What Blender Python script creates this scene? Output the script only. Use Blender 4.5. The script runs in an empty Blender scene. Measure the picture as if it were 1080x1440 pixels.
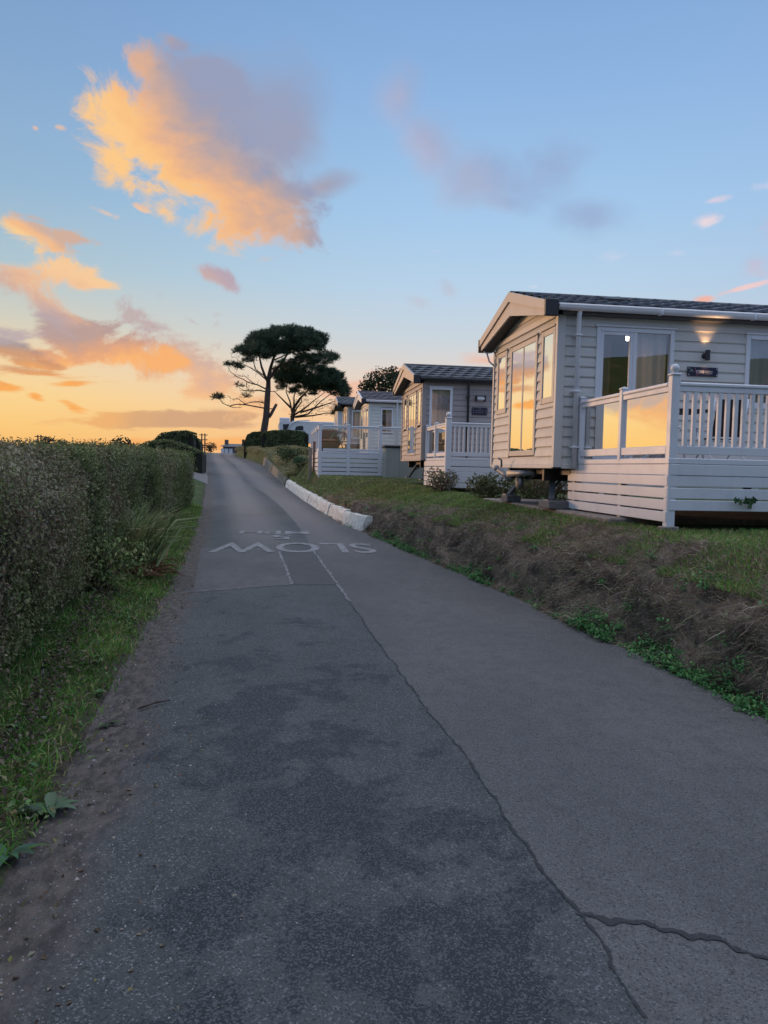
import bpy, bmesh, math, random
import numpy as np
from mathutils import Vector, Matrix

random.seed(7)
RNG = np.random.default_rng(11)
SC = bpy.context.scene
COL = SC.collection
R = math.radians

# ---------------------------------------------------------------- camera
F = 1080.0                                   # focal length in photo pixels (photo 1080 wide)
EYE = Vector((0.0, 0.0, 1.6))
ROLL, PITCH, YAW = 0.022, math.atan(61.7/1080), math.atan(151.4/1080)
fwd = Vector((math.sin(YAW)*math.cos(PITCH), math.cos(YAW)*math.cos(PITCH), -math.sin(PITCH)))
rt0 = Vector((math.cos(YAW), -math.sin(YAW), 0))
up0 = rt0.cross(fwd)
RT = rt0*math.cos(ROLL) + up0*math.sin(ROLL)
UP = up0*math.cos(ROLL) - rt0*math.sin(ROLL)

def ray(px, py):
    return fwd*F + RT*(px-540) - UP*(py-720)

def at(px, py, Y=None, Z=None, X=None):
    """world point seen at a photo pixel, at depth Y, height Z or offset X"""
    d = ray(px, py)
    t = (Y-EYE.y)/d.y if Y is not None else (Z-EYE.z)/d.z if Z is not None else (X-EYE.x)/d.x
    return EYE + d*t

def make_camera():
    cd = bpy.data.cameras.new("camera")
    cd.sensor_fit = 'HORIZONTAL'; cd.sensor_width = 36; cd.lens = 36
    cd.clip_start = .05; cd.clip_end = 20000
    cam = bpy.data.objects.new("camera", cd); COL.objects.link(cam)
    m = Matrix((RT, UP, -fwd)).transposed().to_4x4()
    m.translation = EYE
    cam.matrix_world = m
    SC.camera = cam

# ---------------------------------------------------------------- colour and materials
def lin(*c):
    if len(c) == 1: c = c[0]
    return tuple((v/255/12.92 if v/255 <= .04045 else ((v/255+.055)/1.055)**2.4) for v in c)

class NT:
    def __init__(s, tree):
        s.t = tree; s.n = tree.nodes; s.l = tree.links
    def node(s, typ, **kw):
        n = s.n.new(typ)
        for k, v in kw.items(): setattr(n, k, v)
        return n
    def put(s, sock, v):
        if v is None: return
        if hasattr(v, 'is_output'): s.l.new(v, sock)
        elif isinstance(v, (tuple, list)) and len(v) == 3 and sock.type == 'RGBA': sock.default_value = (*v, 1)
        else: sock.default_value = v
    def math(s, op, a, b=None, c=None, clamp=False):
        n = s.node('ShaderNodeMath', operation=op, use_clamp=clamp)
        for i, v in enumerate((a, b, c)): s.put(n.inputs[i], v)
        return n.outputs[0]
    def mix(s, f, a, b, mode='MIX'):
        n = s.node('ShaderNodeMix', data_type='RGBA', blend_type=mode)
        s.put(n.inputs[0], f); s.put(n.inputs[6], a); s.put(n.inputs[7], b)
        return n.outputs[2]
    def step(s, v, lo, hi, a=0., b=1.):
        n = s.node('ShaderNodeMapRange', interpolation_type='SMOOTHSTEP')
        for i, x in enumerate((v, lo, hi, a, b)): s.put(n.inputs[i], x)
        return n.outputs[0]
    def lin(s, v, lo, hi, a=0., b=1.):
        n = s.node('ShaderNodeMapRange')
        for i, x in enumerate((v, lo, hi, a, b)): s.put(n.inputs[i], x)
        return n.outputs[0]
    def noise(s, vec, scale, detail=4, rough=.55, dist=0., out=0):
        n = s.node('ShaderNodeTexNoise')
        s.put(n.inputs['Vector'], vec); n.inputs['Scale'].default_value = scale
        n.inputs['Detail'].default_value = detail; n.inputs['Roughness'].default_value = rough
        n.inputs['Distortion'].default_value = dist
        return n.outputs[out]
    def voro(s, vec, scale, out='Distance', feature='F1'):
        n = s.node('ShaderNodeTexVoronoi', feature=feature)
        s.put(n.inputs['Vector'], vec); n.inputs['Scale'].default_value = scale
        return n.outputs[out]
    def map(s, vec, scale=(1, 1, 1), loc=(0, 0, 0), rot=(0, 0, 0), typ='POINT'):
        n = s.node('ShaderNodeMapping', vector_type=typ)
        s.put(n.inputs[0], vec)
        n.inputs[1].default_value = loc; n.inputs[2].default_value = rot; n.inputs[3].default_value = scale
        return n.outputs[0]
    def attr(s, name, out=0):
        return s.node('ShaderNodeAttribute', attribute_name=name).outputs[out]
    def geo(s, k): return s.node('ShaderNodeNewGeometry').outputs[k]
    def obj(s): return s.node('ShaderNodeTexCoord').outputs['Object']
    def bump(s, h, strength=.3, dist=.01):
        n = s.node('ShaderNodeBump'); n.inputs['Strength'].default_value = strength
        n.inputs['Distance'].default_value = dist; s.put(n.inputs['Height'], h)
        return n.outputs[0]

def new_mat(name):
    m = bpy.data.materials.new(name); m.use_nodes = True
    t = NT(m.node_tree); t.n.clear()
    out = t.node('ShaderNodeOutputMaterial')
    return m, t, out

def principled(t, out, base, rough=.6, normal=None, metal=0., spec=.5, **kw):
    b = t.node('ShaderNodeBsdfPrincipled')
    t.put(b.inputs['Base Color'], base); t.put(b.inputs['Roughness'], rough)
    t.put(b.inputs['Metallic'], metal); t.put(b.inputs['Specular IOR Level'], spec)
    if normal is not None: t.put(b.inputs['Normal'], normal)
    for k, v in kw.items(): t.put(b.inputs[k], v)
    t.l.new(b.outputs[0], out.inputs[0])
    return b

def mat_paint(name, col, rough=.45, dirt=.18, scale=3., streak=True, bump=.05):
    """painted or plastic surface with faint grime and streaks"""
    m, t, out = new_mat(name)
    p = t.geo('Position')
    n1 = t.noise(p, scale, 6, .6)
    n2 = t.noise(t.map(p, (9, 9, .8)) if streak else p, 2.5, 5, .65)
    f = t.math('MULTIPLY', t.step(n1, .42, .75), dirt)
    f2 = t.math('MULTIPLY', t.step(n2, .5, .8), dirt*.9)
    c = t.mix(f, col, tuple(v*.55 for v in col))
    c = t.mix(f2, c, tuple(v*k for v, k in zip(col, (.62, .6, .52))))
    r = t.lin(n1, .3, .7, rough-.08, rough+.12)
    principled(t, out, c, r, t.bump(t.noise(p, 60, 3), bump, .004) if bump else None)
    return m

def mat_plain(name, col, rough=.5, metal=0., var=.15, scale=20.):
    m, t, out = new_mat(name)
    n = t.noise(t.geo('Position'), scale, 4)
    c = t.mix(t.lin(n, .3, .7), tuple(v*(1-var) for v in col), tuple(v*(1+var) for v in col))
    principled(t, out, c, rough, t.bump(n, .15, .003), metal)
    return m

def mat_glass(name, tint=(.93, .96, .97), base=.10, gain=.9, rough=.0):
    """thin pane: mirror reflection by angle, the rest seen through"""
    m, t, out = new_mat(name)
    fr = t.node('ShaderNodeFresnel'); fr.inputs[0].default_value = 1.5
    f = t.math('MULTIPLY_ADD', fr.outputs[0], gain, base, clamp=True)
    gl = t.node('ShaderNodeBsdfGlossy'); gl.inputs['Roughness'].default_value = rough
    gl.inputs['Color'].default_value = (1, 1, 1, 1)
    gn = t.bump(t.noise(t.geo('Position'), 1.6, 2), .04, .02)
    t.l.new(gn, gl.inputs['Normal'])
    tr = t.node('ShaderNodeBsdfTransparent'); tr.inputs[0].default_value = (*tint, 1)
    mx = t.node('ShaderNodeMixShader')
    t.put(mx.inputs[0], f); t.l.new(tr.outputs[0], mx.inputs[1]); t.l.new(gl.outputs[0], mx.inputs[2])
    t.l.new(mx.outputs[0], out.inputs[0])
    return m

def mat_leaf(name, trans=.25, rough=.55, gloss=.35):
    m, t, out = new_mat(name)
    c = t.attr('tint')
    b = t.node('ShaderNodeBsdfPrincipled')
    t.put(b.inputs['Base Color'], c); b.inputs['Roughness'].default_value = rough
    b.inputs['Specular IOR Level'].default_value = gloss
    tl = t.node('ShaderNodeBsdfTranslucent'); t.put(tl.inputs[0], c)
    mx = t.node('ShaderNodeMixShader'); mx.inputs[0].default_value = trans
    t.l.new(b.outputs[0], mx.inputs[1]); t.l.new(tl.outputs[0], mx.inputs[2])
    t.l.new(mx.outputs[0], out.inputs[0])
    return m

def mat_curtain(name, col):
    m, t, out = new_mat(name)
    d = t.node('ShaderNodeBsdfDiffuse'); d.inputs[0].default_value = (*col, 1)
    tl = t.node('ShaderNodeBsdfTranslucent'); tl.inputs[0].default_value = (*col, 1)
    mx = t.node('ShaderNodeMixShader'); mx.inputs[0].default_value = .35
    t.l.new(d.outputs[0], mx.inputs[1]); t.l.new(tl.outputs[0], mx.inputs[2])
    t.l.new(mx.outputs[0], out.inputs[0])
    return m

def mat_emit(name, col, k):
    m, t, out = new_mat(name)
    e = t.node('ShaderNodeEmission'); e.inputs[0].default_value = (*col, 1); e.inputs[1].default_value = k
    t.l.new(e.outputs[0], out.inputs[0])
    return m

# ---------------------------------------------------------------- objects
def tag(o, label=None, cat=None, group=None, kind=None):
    if label: o['label'] = label
    if cat: o['category'] = cat
    if group: o['group'] = group
    if kind: o['kind'] = kind
    return o

def empty(name, loc, rz=0.):
    o = bpy.data.objects.new(name, None); COL.objects.link(o)
    o.location = loc; o.rotation_euler = (0, 0, rz); o.empty_display_size = .2
    return o

def world_loc(o):
    v = Vector((0, 0, 0))
    while o is not None:
        v += o.location; o = o.parent
    return v

def link_mesh(name, me, mats, parent=None, smooth=False):
    o = bpy.data.objects.new(name, me); COL.objects.link(o)
    for m in (mats if isinstance(mats, (list, tuple)) else [mats]): me.materials.append(m)
    if parent is not None: o.parent = parent
    if smooth: me.polygons.foreach_set('use_smooth', [True]*len(me.polygons))
    return o

class MB:
    """collects shapes in WORLD coordinates; build() links them as one mesh object"""
    def __init__(s): s.v = []; s.f = []; s.m = []
    def add(s, vs, fs, mi=0):
        k = len(s.v); s.v += [tuple(v) for v in vs]
        s.f += [tuple(i+k for i in f) for f in fs]; s.m += [mi]*len(fs)
        return s
    def quad(s, a, b, c, d, mi=0): return s.add((a, b, c, d), ((0, 1, 2, 3),), mi)
    def box(s, x0, x1, y0, y1, z0, z1, mi=0, bev=0.):
        if bev:
            b = min(bev, abs(x1-x0)*.45, abs(y1-y0)*.45, abs(z1-z0)*.45)
            x0, x1 = min(x0, x1), max(x0, x1); y0, y1 = min(y0, y1), max(y0, y1); z0, z1 = min(z0, z1), max(z0, z1)
            vs = []
            for X, sx in ((x0, 1), (x1, -1)):
                for Y, sy in ((y0, 1), (y1, -1)):
                    for Z, sz in ((z0, 1), (z1, -1)):
                        vs += [(X, Y+sy*b, Z+sz*b), (X+sx*b, Y, Z+sz*b), (X+sx*b, Y+sy*b, Z)]
            def i(a, b_, c, k): return (a*4+b_*2+c)*3+k
            fs = []
            for a in (0, 1):
                fs.append((i(a, 0, 0, 0), i(a, 1, 0, 0), i(a, 1, 1, 0), i(a, 0, 1, 0)))
                fs.append((i(0, a, 0, 1), i(1, a, 0, 1), i(1, a, 1, 1), i(0, a, 1, 1)))
                fs.append((i(0, 0, a, 2), i(1, 0, a, 2), i(1, 1, a, 2), i(0, 1, a, 2)))
                for c in (0, 1):
                    fs.append((i(a, c, 0, 0), i(a, c, 0, 1), i(a, c, 1, 1), i(a, c, 1, 0)))
                    fs.append((i(a, 0, c, 0), i(a, 0, c, 2), i(a, 1, c, 2), i(a, 1, c, 0)))
                    fs.append((i(0, a, c, 1), i(0, a, c, 2), i(1, a, c, 2), i(1, a, c, 1)))
                    for d in (0, 1): fs.append((i(a, c, d, 0), i(a, c, d, 1), i(a, c, d, 2)))
            return s.add(vs, fs, mi)
        vs = [(x, y, z) for x in (x0, x1) for y in (y0, y1) for z in (z0, z1)]
        return s.add(vs, ((0, 1, 3, 2), (4, 6, 7, 5), (0, 4, 5, 1), (2, 3, 7, 6), (0, 2, 6, 4), (1, 5, 7, 3)), mi)
    def bar(s, a, b, w, h=None, mi=0, up=(0, 0, 1)):
        a, b = Vector(a), Vector(b); h = h or w
        d = (b-a).normalized(); u = Vector(up)
        if abs(d.dot(u)) > .98: u = Vector((0, 1, 0))
        x = d.cross(u).normalized(); y = x.cross(d).normalized()
        vs = [p + x*sx*w/2 + y*sy*h/2 for p in (a, b) for sx, sy in ((-1, -1), (1, -1), (1, 1), (-1, 1))]
        return s.add(vs, ((0, 1, 2, 3), (7, 6, 5, 4), (0, 4, 5, 1), (1, 5, 6, 2), (2, 6, 7, 3), (3, 7, 4, 0)), mi)
    def tube(s, pts, rad, n=8, mi=0, cap=True):
        pts = [Vector(p) for p in pts]
        rad = list(rad) if isinstance(rad, (list, tuple)) else [rad]*len(pts)
        vs = []; pu = None
        for i, p in enumerate(pts):
            d = (pts[min(i+1, len(pts)-1)] - pts[max(i-1, 0)]).normalized()
            u = pu if pu is not None else (Vector((0, 0, 1)) if abs(d.z) < .9 else Vector((1, 0, 0)))
            x = d.cross(u)
            if x.length < 1e-4: x = d.cross(Vector((0, 1, .3)))
            x.normalize(); u = x.cross(d).normalized(); pu = u
            vs += [p + (x*math.cos(a)+u*math.sin(a))*rad[i] for a in (2*math.pi*k/n for k in range(n))]
        fs = [(i*n+k, i*n+(k+1) % n, (i+1)*n+(k+1) % n, (i+1)*n+k) for i in range(len(pts)-1) for k in range(n)]
        if cap: fs += [tuple(range(n)), tuple((len(pts)-1)*n+k for k in range(n))]
        return s.add(vs, fs, mi)
    def ball(s, c, r, n=12, mi=0, sz=1.):
        c = Vector(c); vs = []; m = n//2
        for j in range(m+1):
            t = math.pi*j/m
            vs += [c + Vector((r*math.sin(t)*math.cos(2*math.pi*k/n), r*math.sin(t)*math.sin(2*math.pi*k/n), r*sz*math.cos(t))) for k in range(n)]
        fs = [(j*n+k, j*n+(k+1) % n, (j+1)*n+(k+1) % n, (j+1)*n+k) for j in range(m) for k in range(n)]
        return s.add(vs, fs, mi)
    def prism(s, poly, ext, mi=0):
        """poly: 3-D points of a flat outline, ext: extrusion vector"""
        n = len(poly); e = Vector(ext)
        vs = [Vector(p) for p in poly] + [Vector(p)+e for p in poly]
        fs = [tuple(range(n)), tuple(range(2*n-1, n-1, -1))] + [(i, (i+1) % n, n+(i+1) % n, n+i) for i in range(n)]
        return s.add(vs, fs, mi)
    def build(s, name, mats, parent=None, smooth=False, fix=True, weld=False, local=False):
        off = Vector((0, 0, 0)) if (parent is None or local) else world_loc(parent)
        me = bpy.data.meshes.new(name)
        me.from_pydata([tuple(Vector(v)-off) for v in s.v], [], s.f)
        o = link_mesh(name, me, mats, parent)
        me.polygons.foreach_set('material_index', s.m)
        if fix:
            bm = bmesh.new(); bm.from_mesh(me)
            if weld: bmesh.ops.remove_doubles(bm, verts=bm.verts, dist=1e-4)
            bmesh.ops.recalc_face_normals(bm, faces=bm.faces)
            bm.to_mesh(me); bm.free()
        if smooth:
            me.polygons.foreach_set('use_smooth', [True]*len(me.polygons))
        me.update()
        return o

def fast_mesh(name, v, f, tint=None, uv=None):
    """numpy mesh: v (N,3), f (M,k)"""
    me = bpy.data.meshes.new(name)
    v = np.ascontiguousarray(v, dtype=np.float32); f = np.ascontiguousarray(f, dtype=np.int32)
    M, k = f.shape
    me.vertices.add(len(v)); me.vertices.foreach_set('co', v.ravel())
    me.loops.add(M*k); me.loops.foreach_set('vertex_index', f.ravel())
    me.polygons.add(M); me.polygons.foreach_set('loop_start', np.arange(0, M*k, k, dtype=np.int32))
    me.polygons.foreach_set('loop_total', np.full(M, k, dtype=np.int32))
    me.update(calc_edges=True)
    if tint is not None:
        a = me.attributes.new('tint', 'FLOAT_COLOR', 'POINT')
        c = np.ones((len(v), 4), dtype=np.float32); c[:, :3] = tint
        a.data.foreach_set('color', c.ravel())
    return me

# ---------------------------------------------------------------- noise in numpy
def _hash(ix, iy, iz, seed):
    h = (ix.astype(np.int64)*374761393 + iy.astype(np.int64)*668265263 + iz.astype(np.int64)*2147483647 + seed*1274126177) & 0xffffffff
    h = ((h ^ (h >> 13))*1274126177) & 0xffffffff
    h = (h ^ (h >> 16)) & 0xffff
    return h/65535.

def vnoise(x, y, z=0., seed=0):
    x, y, z = np.broadcast_arrays(np.asarray(x, float), np.asarray(y, float), np.asarray(z, float))
    ix, iy, iz = np.floor(x), np.floor(y), np.floor(z)
    fx, fy, fz = x-ix, y-iy, z-iz
    fx, fy, fz = (t*t*(3-2*t) for t in (fx, fy, fz))
    r = 0
    for a in (0, 1):
        for b in (0, 1):
            for c in (0, 1):
                w = (fx if a else 1-fx)*(fy if b else 1-fy)*(fz if c else 1-fz)
                r = r + w*_hash(ix+a, iy+b, iz+c, seed)
    return r

def fbm(x, y, z=0., seed=0, oct=4, gain=.5):
    r = 0; a = 1; s = 0
    for k in range(oct):
        r = r + a*(vnoise(np.asarray(x)*2**k, np.asarray(y)*2**k, np.asarray(z)*2**k, seed+k)-.5)*2
        s += a; a *= gain
    return r/s

def unit(v): return v/np.maximum(np.linalg.norm(v, axis=1, keepdims=True), 1e-9)

def leaf_geo(p, nrm, size, aspect=.55, fold=.25, rng=RNG, droop=0.):
    """folded rhombus leaves at p facing nrm: returns verts, faces"""
    n = len(p)
    size = np.broadcast_to(np.asarray(size, float), (n,))[:, None]
    r = unit(rng.normal(size=(n, 3)))
    t = r - nrm*np.sum(r*nrm, axis=1, keepdims=True); t[:, 2] -= droop; t = unit(t)
    b = unit(np.cross(nrm, t))
    base = p - t*size*.5; tip = p + t*size*.5 - nrm*size*.12
    L = p + b*size*aspect*.5 + nrm*size*fold*.4; Rr = p - b*size*aspect*.5 + nrm*size*fold*.4
    v = np.stack([base, L, tip, Rr], axis=1).reshape(-1, 3)
    i = np.arange(n)[:, None]*4
    f = np.concatenate([i+np.array([[0, 1, 2]]), i+np.array([[0, 2, 3]])], axis=0)
    return v, f

def blade_geo(p, d, length, width, bend, rng=RNG):
    """grass blades rooted at p, growing along d (unit) and bending down by bend; 5 verts, 3 tris"""
    n = len(p)
    length = np.broadcast_to(np.asarray(length, float), (n,))[:, None]
    width = np.broadcast_to(np.asarray(width, float), (n,))[:, None]
    bend = np.broadcast_to(np.asarray(bend, float), (n,))[:, None]
    h = rng.normal(size=(n, 3)); h[:, 2] = 0; h = unit(h)
    s = unit(np.cross(d, h + d*.01 + np.array([[.003, .002, .001]])))
    hd = d.copy(); hd[:, 2] = 0
    lean = unit(hd + h*.6)
    m = p + d*length*.55 + lean*length*bend*.18
    tip = p + d*length*.95 + lean*length*bend*.55; tip[:, 2] -= (length*bend*.3)[:, 0]
    v = np.stack([p-s*width/2, p+s*width/2, m-s*width*.4, m+s*width*.4, tip], axis=1).reshape(-1, 3)
    i = np.arange(n)[:, None]*5
    f = np.concatenate([i+np.array([[0, 1, 2]]), i+np.array([[1, 3, 2]]), i+np.array([[2, 3, 4]])], axis=0)
    return v, f

LEAF_GAIN = 1.65
def pick(pal, n, var=.25, rng=RNG, w=None):
    """n colours drawn from a palette with brightness variation"""
    pal = np.array(pal); k = rng.choice(len(pal), n, p=w)
    c = pal[k]*LEAF_GAIN*(1+rng.uniform(-var, var, (n, 1)))
    return np.clip(c*(1+rng.normal(0, .06, (n, 3))), 0, 1)
# ---------------------------------------------------------------- sky
SUN_AZ, SUN_EL = -42., 3.      # degrees: azimuth from +Y towards +X, elevation

def azel(px, py):
    d = ray(px, py).normalized()
    return math.degrees(math.atan2(d.x, d.y)), math.degrees(math.asin(d.z))

def make_world():
    w = bpy.data.worlds.new("World"); SC.world = w; w.use_nodes = True
    t = NT(w.node_tree); t.n.clear()
    out = t.node('ShaderNodeOutputWorld'); bg = t.node('ShaderNodeBackground')
    t.l.new(bg.outputs[0], out.inputs[0])
    d = t.node('ShaderNodeTexCoord').outputs['Generated']
    sx = t.node('ShaderNodeSeparateXYZ'); t.l.new(d, sx.inputs[0])
    az = t.math('MULTIPLY', t.math('ARCTAN2', sx.outputs[0], sx.outputs[1]), 180/math.pi)
    el = t.math('MULTIPLY', t.math('ARCSINE', sx.outputs[2]), 180/math.pi)
    ae = t.node('ShaderNodeCombineXYZ'); t.l.new(az, ae.inputs[0]); t.l.new(el, ae.inputs[1])
    ae = t.map(ae.outputs[0])

    # clear sky: Nishita twilight, graded to the evening's colours by height and bearing; unseen zenith raised to add fill
    sky = t.node('ShaderNodeTexSky', sky_type='NISHITA')
    sky.sun_disc = False; sky.sun_elevation = R(SUN_EL); sky.sun_rotation = R(SUN_AZ)
    sky.air_density = 1.2; sky.dust_density = 2.0; sky.ozone_density = 2.0
    nish = t.mix(1., sky.outputs[0], (.06, .06, .06), 'MULTIPLY')

    def ramp(stops):
        r = t.node('ShaderNodeValToRGB'); cr = r.color_ramp; cr.interpolation = 'EASE' if False else 'LINEAR'
        while len(cr.elements) < len(stops): cr.elements.new(.5)
        for e, (p, c) in zip(cr.elements, stops):
            e.position = (p+2)/92; e.color = (*lin(c), 1)
        t.l.new(t.lin(el, -2, 90), r.inputs[0])
        return r.outputs[0]
    sunset = ramp([(-2, (240, 172, 104)), (.8, (254, 190, 112)), (2.2, (255, 206, 124)), (4.5, (255, 217, 146)), (7, (246, 217, 170)), (9.5, (214, 210, 192)),
                   (13, (176, 200, 210)), (18, (150, 184, 213)), (25, (134, 169, 209)), (33, (119, 155, 202)), (42, (126, 154, 198)), (60, (206, 208, 222)), (70, (246, 246, 255)), (90, (248, 248, 255))])
    north = ramp([(-2, (246, 178, 134)), (1.5, (252, 196, 144)), (4, (250, 208, 170)), (6.5, (232, 217, 206)), (9.5, (206, 217, 226)), (13, (188, 214, 237)),
                  (18, (168, 205, 240)), (25, (147, 186, 231)), (33, (126, 167, 217)), (42, (128, 160, 206)), (60, (206, 208, 222)), (70, (246, 246, 255)), (90, (248, 248, 255))])
    east = ramp([(-2, (130, 148, 180)), (4, (146, 164, 198)), (9, (150, 172, 210)), (15, (150, 176, 220)), (25, (144, 174, 224)), (42, (140, 170, 218)),
                 (60, (200, 210, 232)), (70, (246, 246, 255)), (90, (248, 248, 255))])
    absz = t.math('ABSOLUTE', t.math('SUBTRACT', az, -38))
    absz = t.math('MINIMUM', absz, t.math('SUBTRACT', 360, absz))
    c = t.mix(t.step(absz, 12, 52), sunset, north)
    c = t.mix(t.step(absz, 58, 112), c, east)
    c = t.mix(.05, c, nish)

    nvec = t.map(d, (1, 1, 1.5))
    n_f = t.noise(nvec, 13, 6, .66, .5)           # ragged cloud edges
    n_m = t.noise(t.map(nvec, loc=(3.1, 1.7, .4)), 6, 4, .6, .3)
    wsp = t.noise(t.map(d, (1.2, 1.2, 6), loc=(.3, .9, 2.)), 8, 5, .62, .4)   # flat streaks near the horizon
    n_b = t.noise(t.map(d, (1.6, 1.6, 3.5), loc=(5, 2, 1)), 3.2, 5, .6, .3)

    n_f, n_m, wsp = (t.lin(x, .3, .7) for x in (n_f, n_m, wsp))

    def sub(a, k=.5): return t.math('SUBTRACT', a, k)

    def blobs(es):
        best = None
        for (x, y, rx, ry, rot, k) in es:
            a0, e0 = azel(x, y)
            cr, sr = math.cos(R(rot)), math.sin(R(rot))
            a1, e1 = azel(x+rx*cr, y+rx*sr); a2, e2 = azel(x-ry*sr, y+ry*cr)
            r1, r2 = math.hypot(a1-a0, e1-e0), math.hypot(a2-a0, e2-e0)
            th = math.atan2(e1-e0, a1-a0)
            v = t.map(ae, (r1*2, r2*2, 2), (a0, e0, 0), (0, 0, th), 'TEXTURE')
            g = t.node('ShaderNodeTexGradient', gradient_type='SPHERICAL'); t.l.new(v, g.inputs[0])
            q = t.math('MULTIPLY_ADD', g.outputs['Fac'], 2*k, -k)       # k inside, 0 on the outline
            best = q if best is None else t.math('SMOOTH_MAX', best, q, .25)
        return best

    def along(x0, y0, x1, y1):
        """0 at photo point 0, 1 at point 1, in sky angles"""
        a0, e0 = azel(x0, y0); a1, e1 = azel(x1, y1)
        L = (a1-a0)**2+(e1-e0)**2
        v = t.node('ShaderNodeVectorMath', operation='DOT_PRODUCT'); t.l.new(ae, v.inputs[0])
        v.inputs[1].default_value = ((a1-a0)/L, (e1-e0)/L, 0)
        return t.math('SUBTRACT', v.outputs['Value'], (a0*(a1-a0)+e0*(e1-e0))/L)

    def layer(c, es, cols, amp, lo, hi, op, shade, n=None, namp=1., mid=None):
        n = n if n is not None else n_f
        q = blobs(es)
        q = t.math('MULTIPLY_ADD', sub(n), amp, q)
        if mid: q = t.math('MULTIPLY_ADD', sub(n_m), mid, q)
        dens = t.math('MULTIPLY', t.step(q, lo, hi), op)
        s = t.math('MULTIPLY_ADD', sub(n_m), namp*.9, shade)
        s = t.math('MULTIPLY_ADD', sub(n_f), namp*.55, s)
        r = t.node('ShaderNodeValToRGB'); cr = r.color_ramp; cr.interpolation = 'B_SPLINE' if len(cols) > 3 else 'EASE'
        while len(cr.elements) < len(cols): cr.elements.new(.5)
        for i, e in enumerate(cr.elements):
            e.position = i/(len(cols)-1); e.color = (*lin(cols[i]), 1)
        t.l.new(s, r.inputs[0])
        return t.mix(dens, c, r.outputs[0])

    # thin cloud all round, low over the land, seen mostly in the reflections
    band = t.math('MULTIPLY', t.step(n_b, .50, .68), t.math('MULTIPLY', t.step(el, .5, 5), t.step(el, 24, 11)))
    out_l = t.step(az, -19.5, -25); out_r = t.step(az, 38, 60)
    out_f = t.math('ADD', out_l, out_r, clamp=True)
    bandc = t.mix(t.step(absz, 25, 80), lin(238, 168, 112), lin(190, 170, 186))
    bandc = t.mix(t.step(n_m, .45, .62), bandc, lin(176, 160, 162))
    c = t.mix(t.math('MULTIPLY', t.math('MULTIPLY', band, out_f), .8), c, bandc)
    high = t.math('MULTIPLY', t.step(t.noise(t.map(d, loc=(7, 7, 7)), 2.4, 5, .6, .5), .52, .72), t.math('MULTIPLY', t.step(el, 12, 30), out_f))
    c = t.mix(t.math('MULTIPLY', high, .6), c, lin(188, 168, 176))

    # low bank at the skyline, orange streaks
    c = layer(c, [(230, 592, 190, 17, -1, 1.), (330, 585, 90, 13, 0, 1.)], [(238, 176, 112), (214, 164, 122), (206, 160, 126)], .9, .15, .55, .85,
              along(120, 600, 230, 580), wsp, .5)
    c = layer(c, [(300, 625, 260, 12, 0, 1.), (60, 630, 160, 9, 0, 1.)], [(238, 160, 98), (250, 176, 102)], .9, .05, .6, .7, along(0, 630, 0, 610), wsp, .8)
    c = layer(c, [(500, 548, 90, 26, -8, 1.), (560, 522, 60, 12, -5, .8), (690, 508, 70, 12, 3, .8)], [(246, 190, 152), (240, 186, 160)], .9, .1, .8, .75, along(0, 560, 0, 530), wsp, .6)
    # left-hand heaps of orange and mauve cloud
    c = layer(c, [(250, 495, 92, 70, 35, 1.1), (300, 540, 90, 55, 20, 1.1), (200, 455, 46, 20, 30, .9), (270, 452, 46, 16, 35, .9), (345, 560, 70, 60, 10, .9)],
              [(250, 194, 134), (238, 180, 138), (208, 172, 158), (188, 170, 172)], 1.45, .22, .85, .84, along(250, 560, 262, 470), None, .8, .7)
    c = layer(c, [(118, 478, 74, 42, 18, 1.2), (170, 492, 56, 34, 10, 1.1), (75, 505, 50, 14, 20, .9), (235, 500, 46, 34, 40, 1.)],
              [(255, 182, 108), (234, 164, 116), (200, 154, 136), (178, 152, 150)], 1.4, .14, .75, .9, along(130, 512, 118, 452), None, .9, .6)
    c = layer(c, [(10, 490, 62, 17, 16, 1.), (50, 512, 60, 9, 10, .9)], [(248, 166, 84), (206, 150, 114), (160, 146, 148)], .9, .1, .6, .9, along(10, 512, 16, 478), None, .5)
    c = layer(c, [(70, 525, 100, 12, 6, 1.), (100, 540, 50, 12, -3, .9), (50, 556, 26, 14, 40, .8), (100, 572, 34, 12, 25, .8), (15, 545, 40, 8, 8, .8)],
              [(250, 168, 84), (232, 158, 98), (208, 150, 110)], 1.2, .1, .7, .9, along(80, 545, 80, 512), wsp, .8)
    c = layer(c, [(30, 392, 88, 40, 22, 1.), (70, 428, 74, 26, 30, .9), (78, 380, 64, 36, 12, 1.1), (130, 397, 52, 10, 8, .9), (10, 470, 50, 16, 0, .7)],
              [(255, 206, 148), (246, 188, 140), (210, 170, 154), (180, 168, 176)], 1.55, .16, .85, .88, along(60, 375, 15, 440), None, .8, .5)
    c = layer(c, [(28, 326, 62, 26, 16, 1.1), (104, 336, 44, 14, 10, 1.), (62, 342, 76, 22, 10, .8)],
              [(255, 206, 138), (248, 188, 132), (212, 174, 152)], 1.35, .12, .75, .92, along(30, 338, 45, 308), None, .9, .4)
    c = layer(c, [(305, 388, 40, 16, 28, 1.2)], [(206, 166, 158), (186, 160, 170)], 1.1, .05, .8, .85, along(295, 400, 310, 382), None, .4)
    # the great cloud: lit from below left, slate behind
    c = layer(c, [(395, 180, 90, 125, 12, 1.), (330, 160, 100, 90, 20, 1.), (370, 260, 100, 70, 40, 1.), (455, 262, 78, 30, -16, 1.)],
              [(176, 164, 170), (158, 158, 180), (148, 162, 194)], .6, -.1, .75, .88, along(330, 260, 420, 110), n_m, .5)
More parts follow.
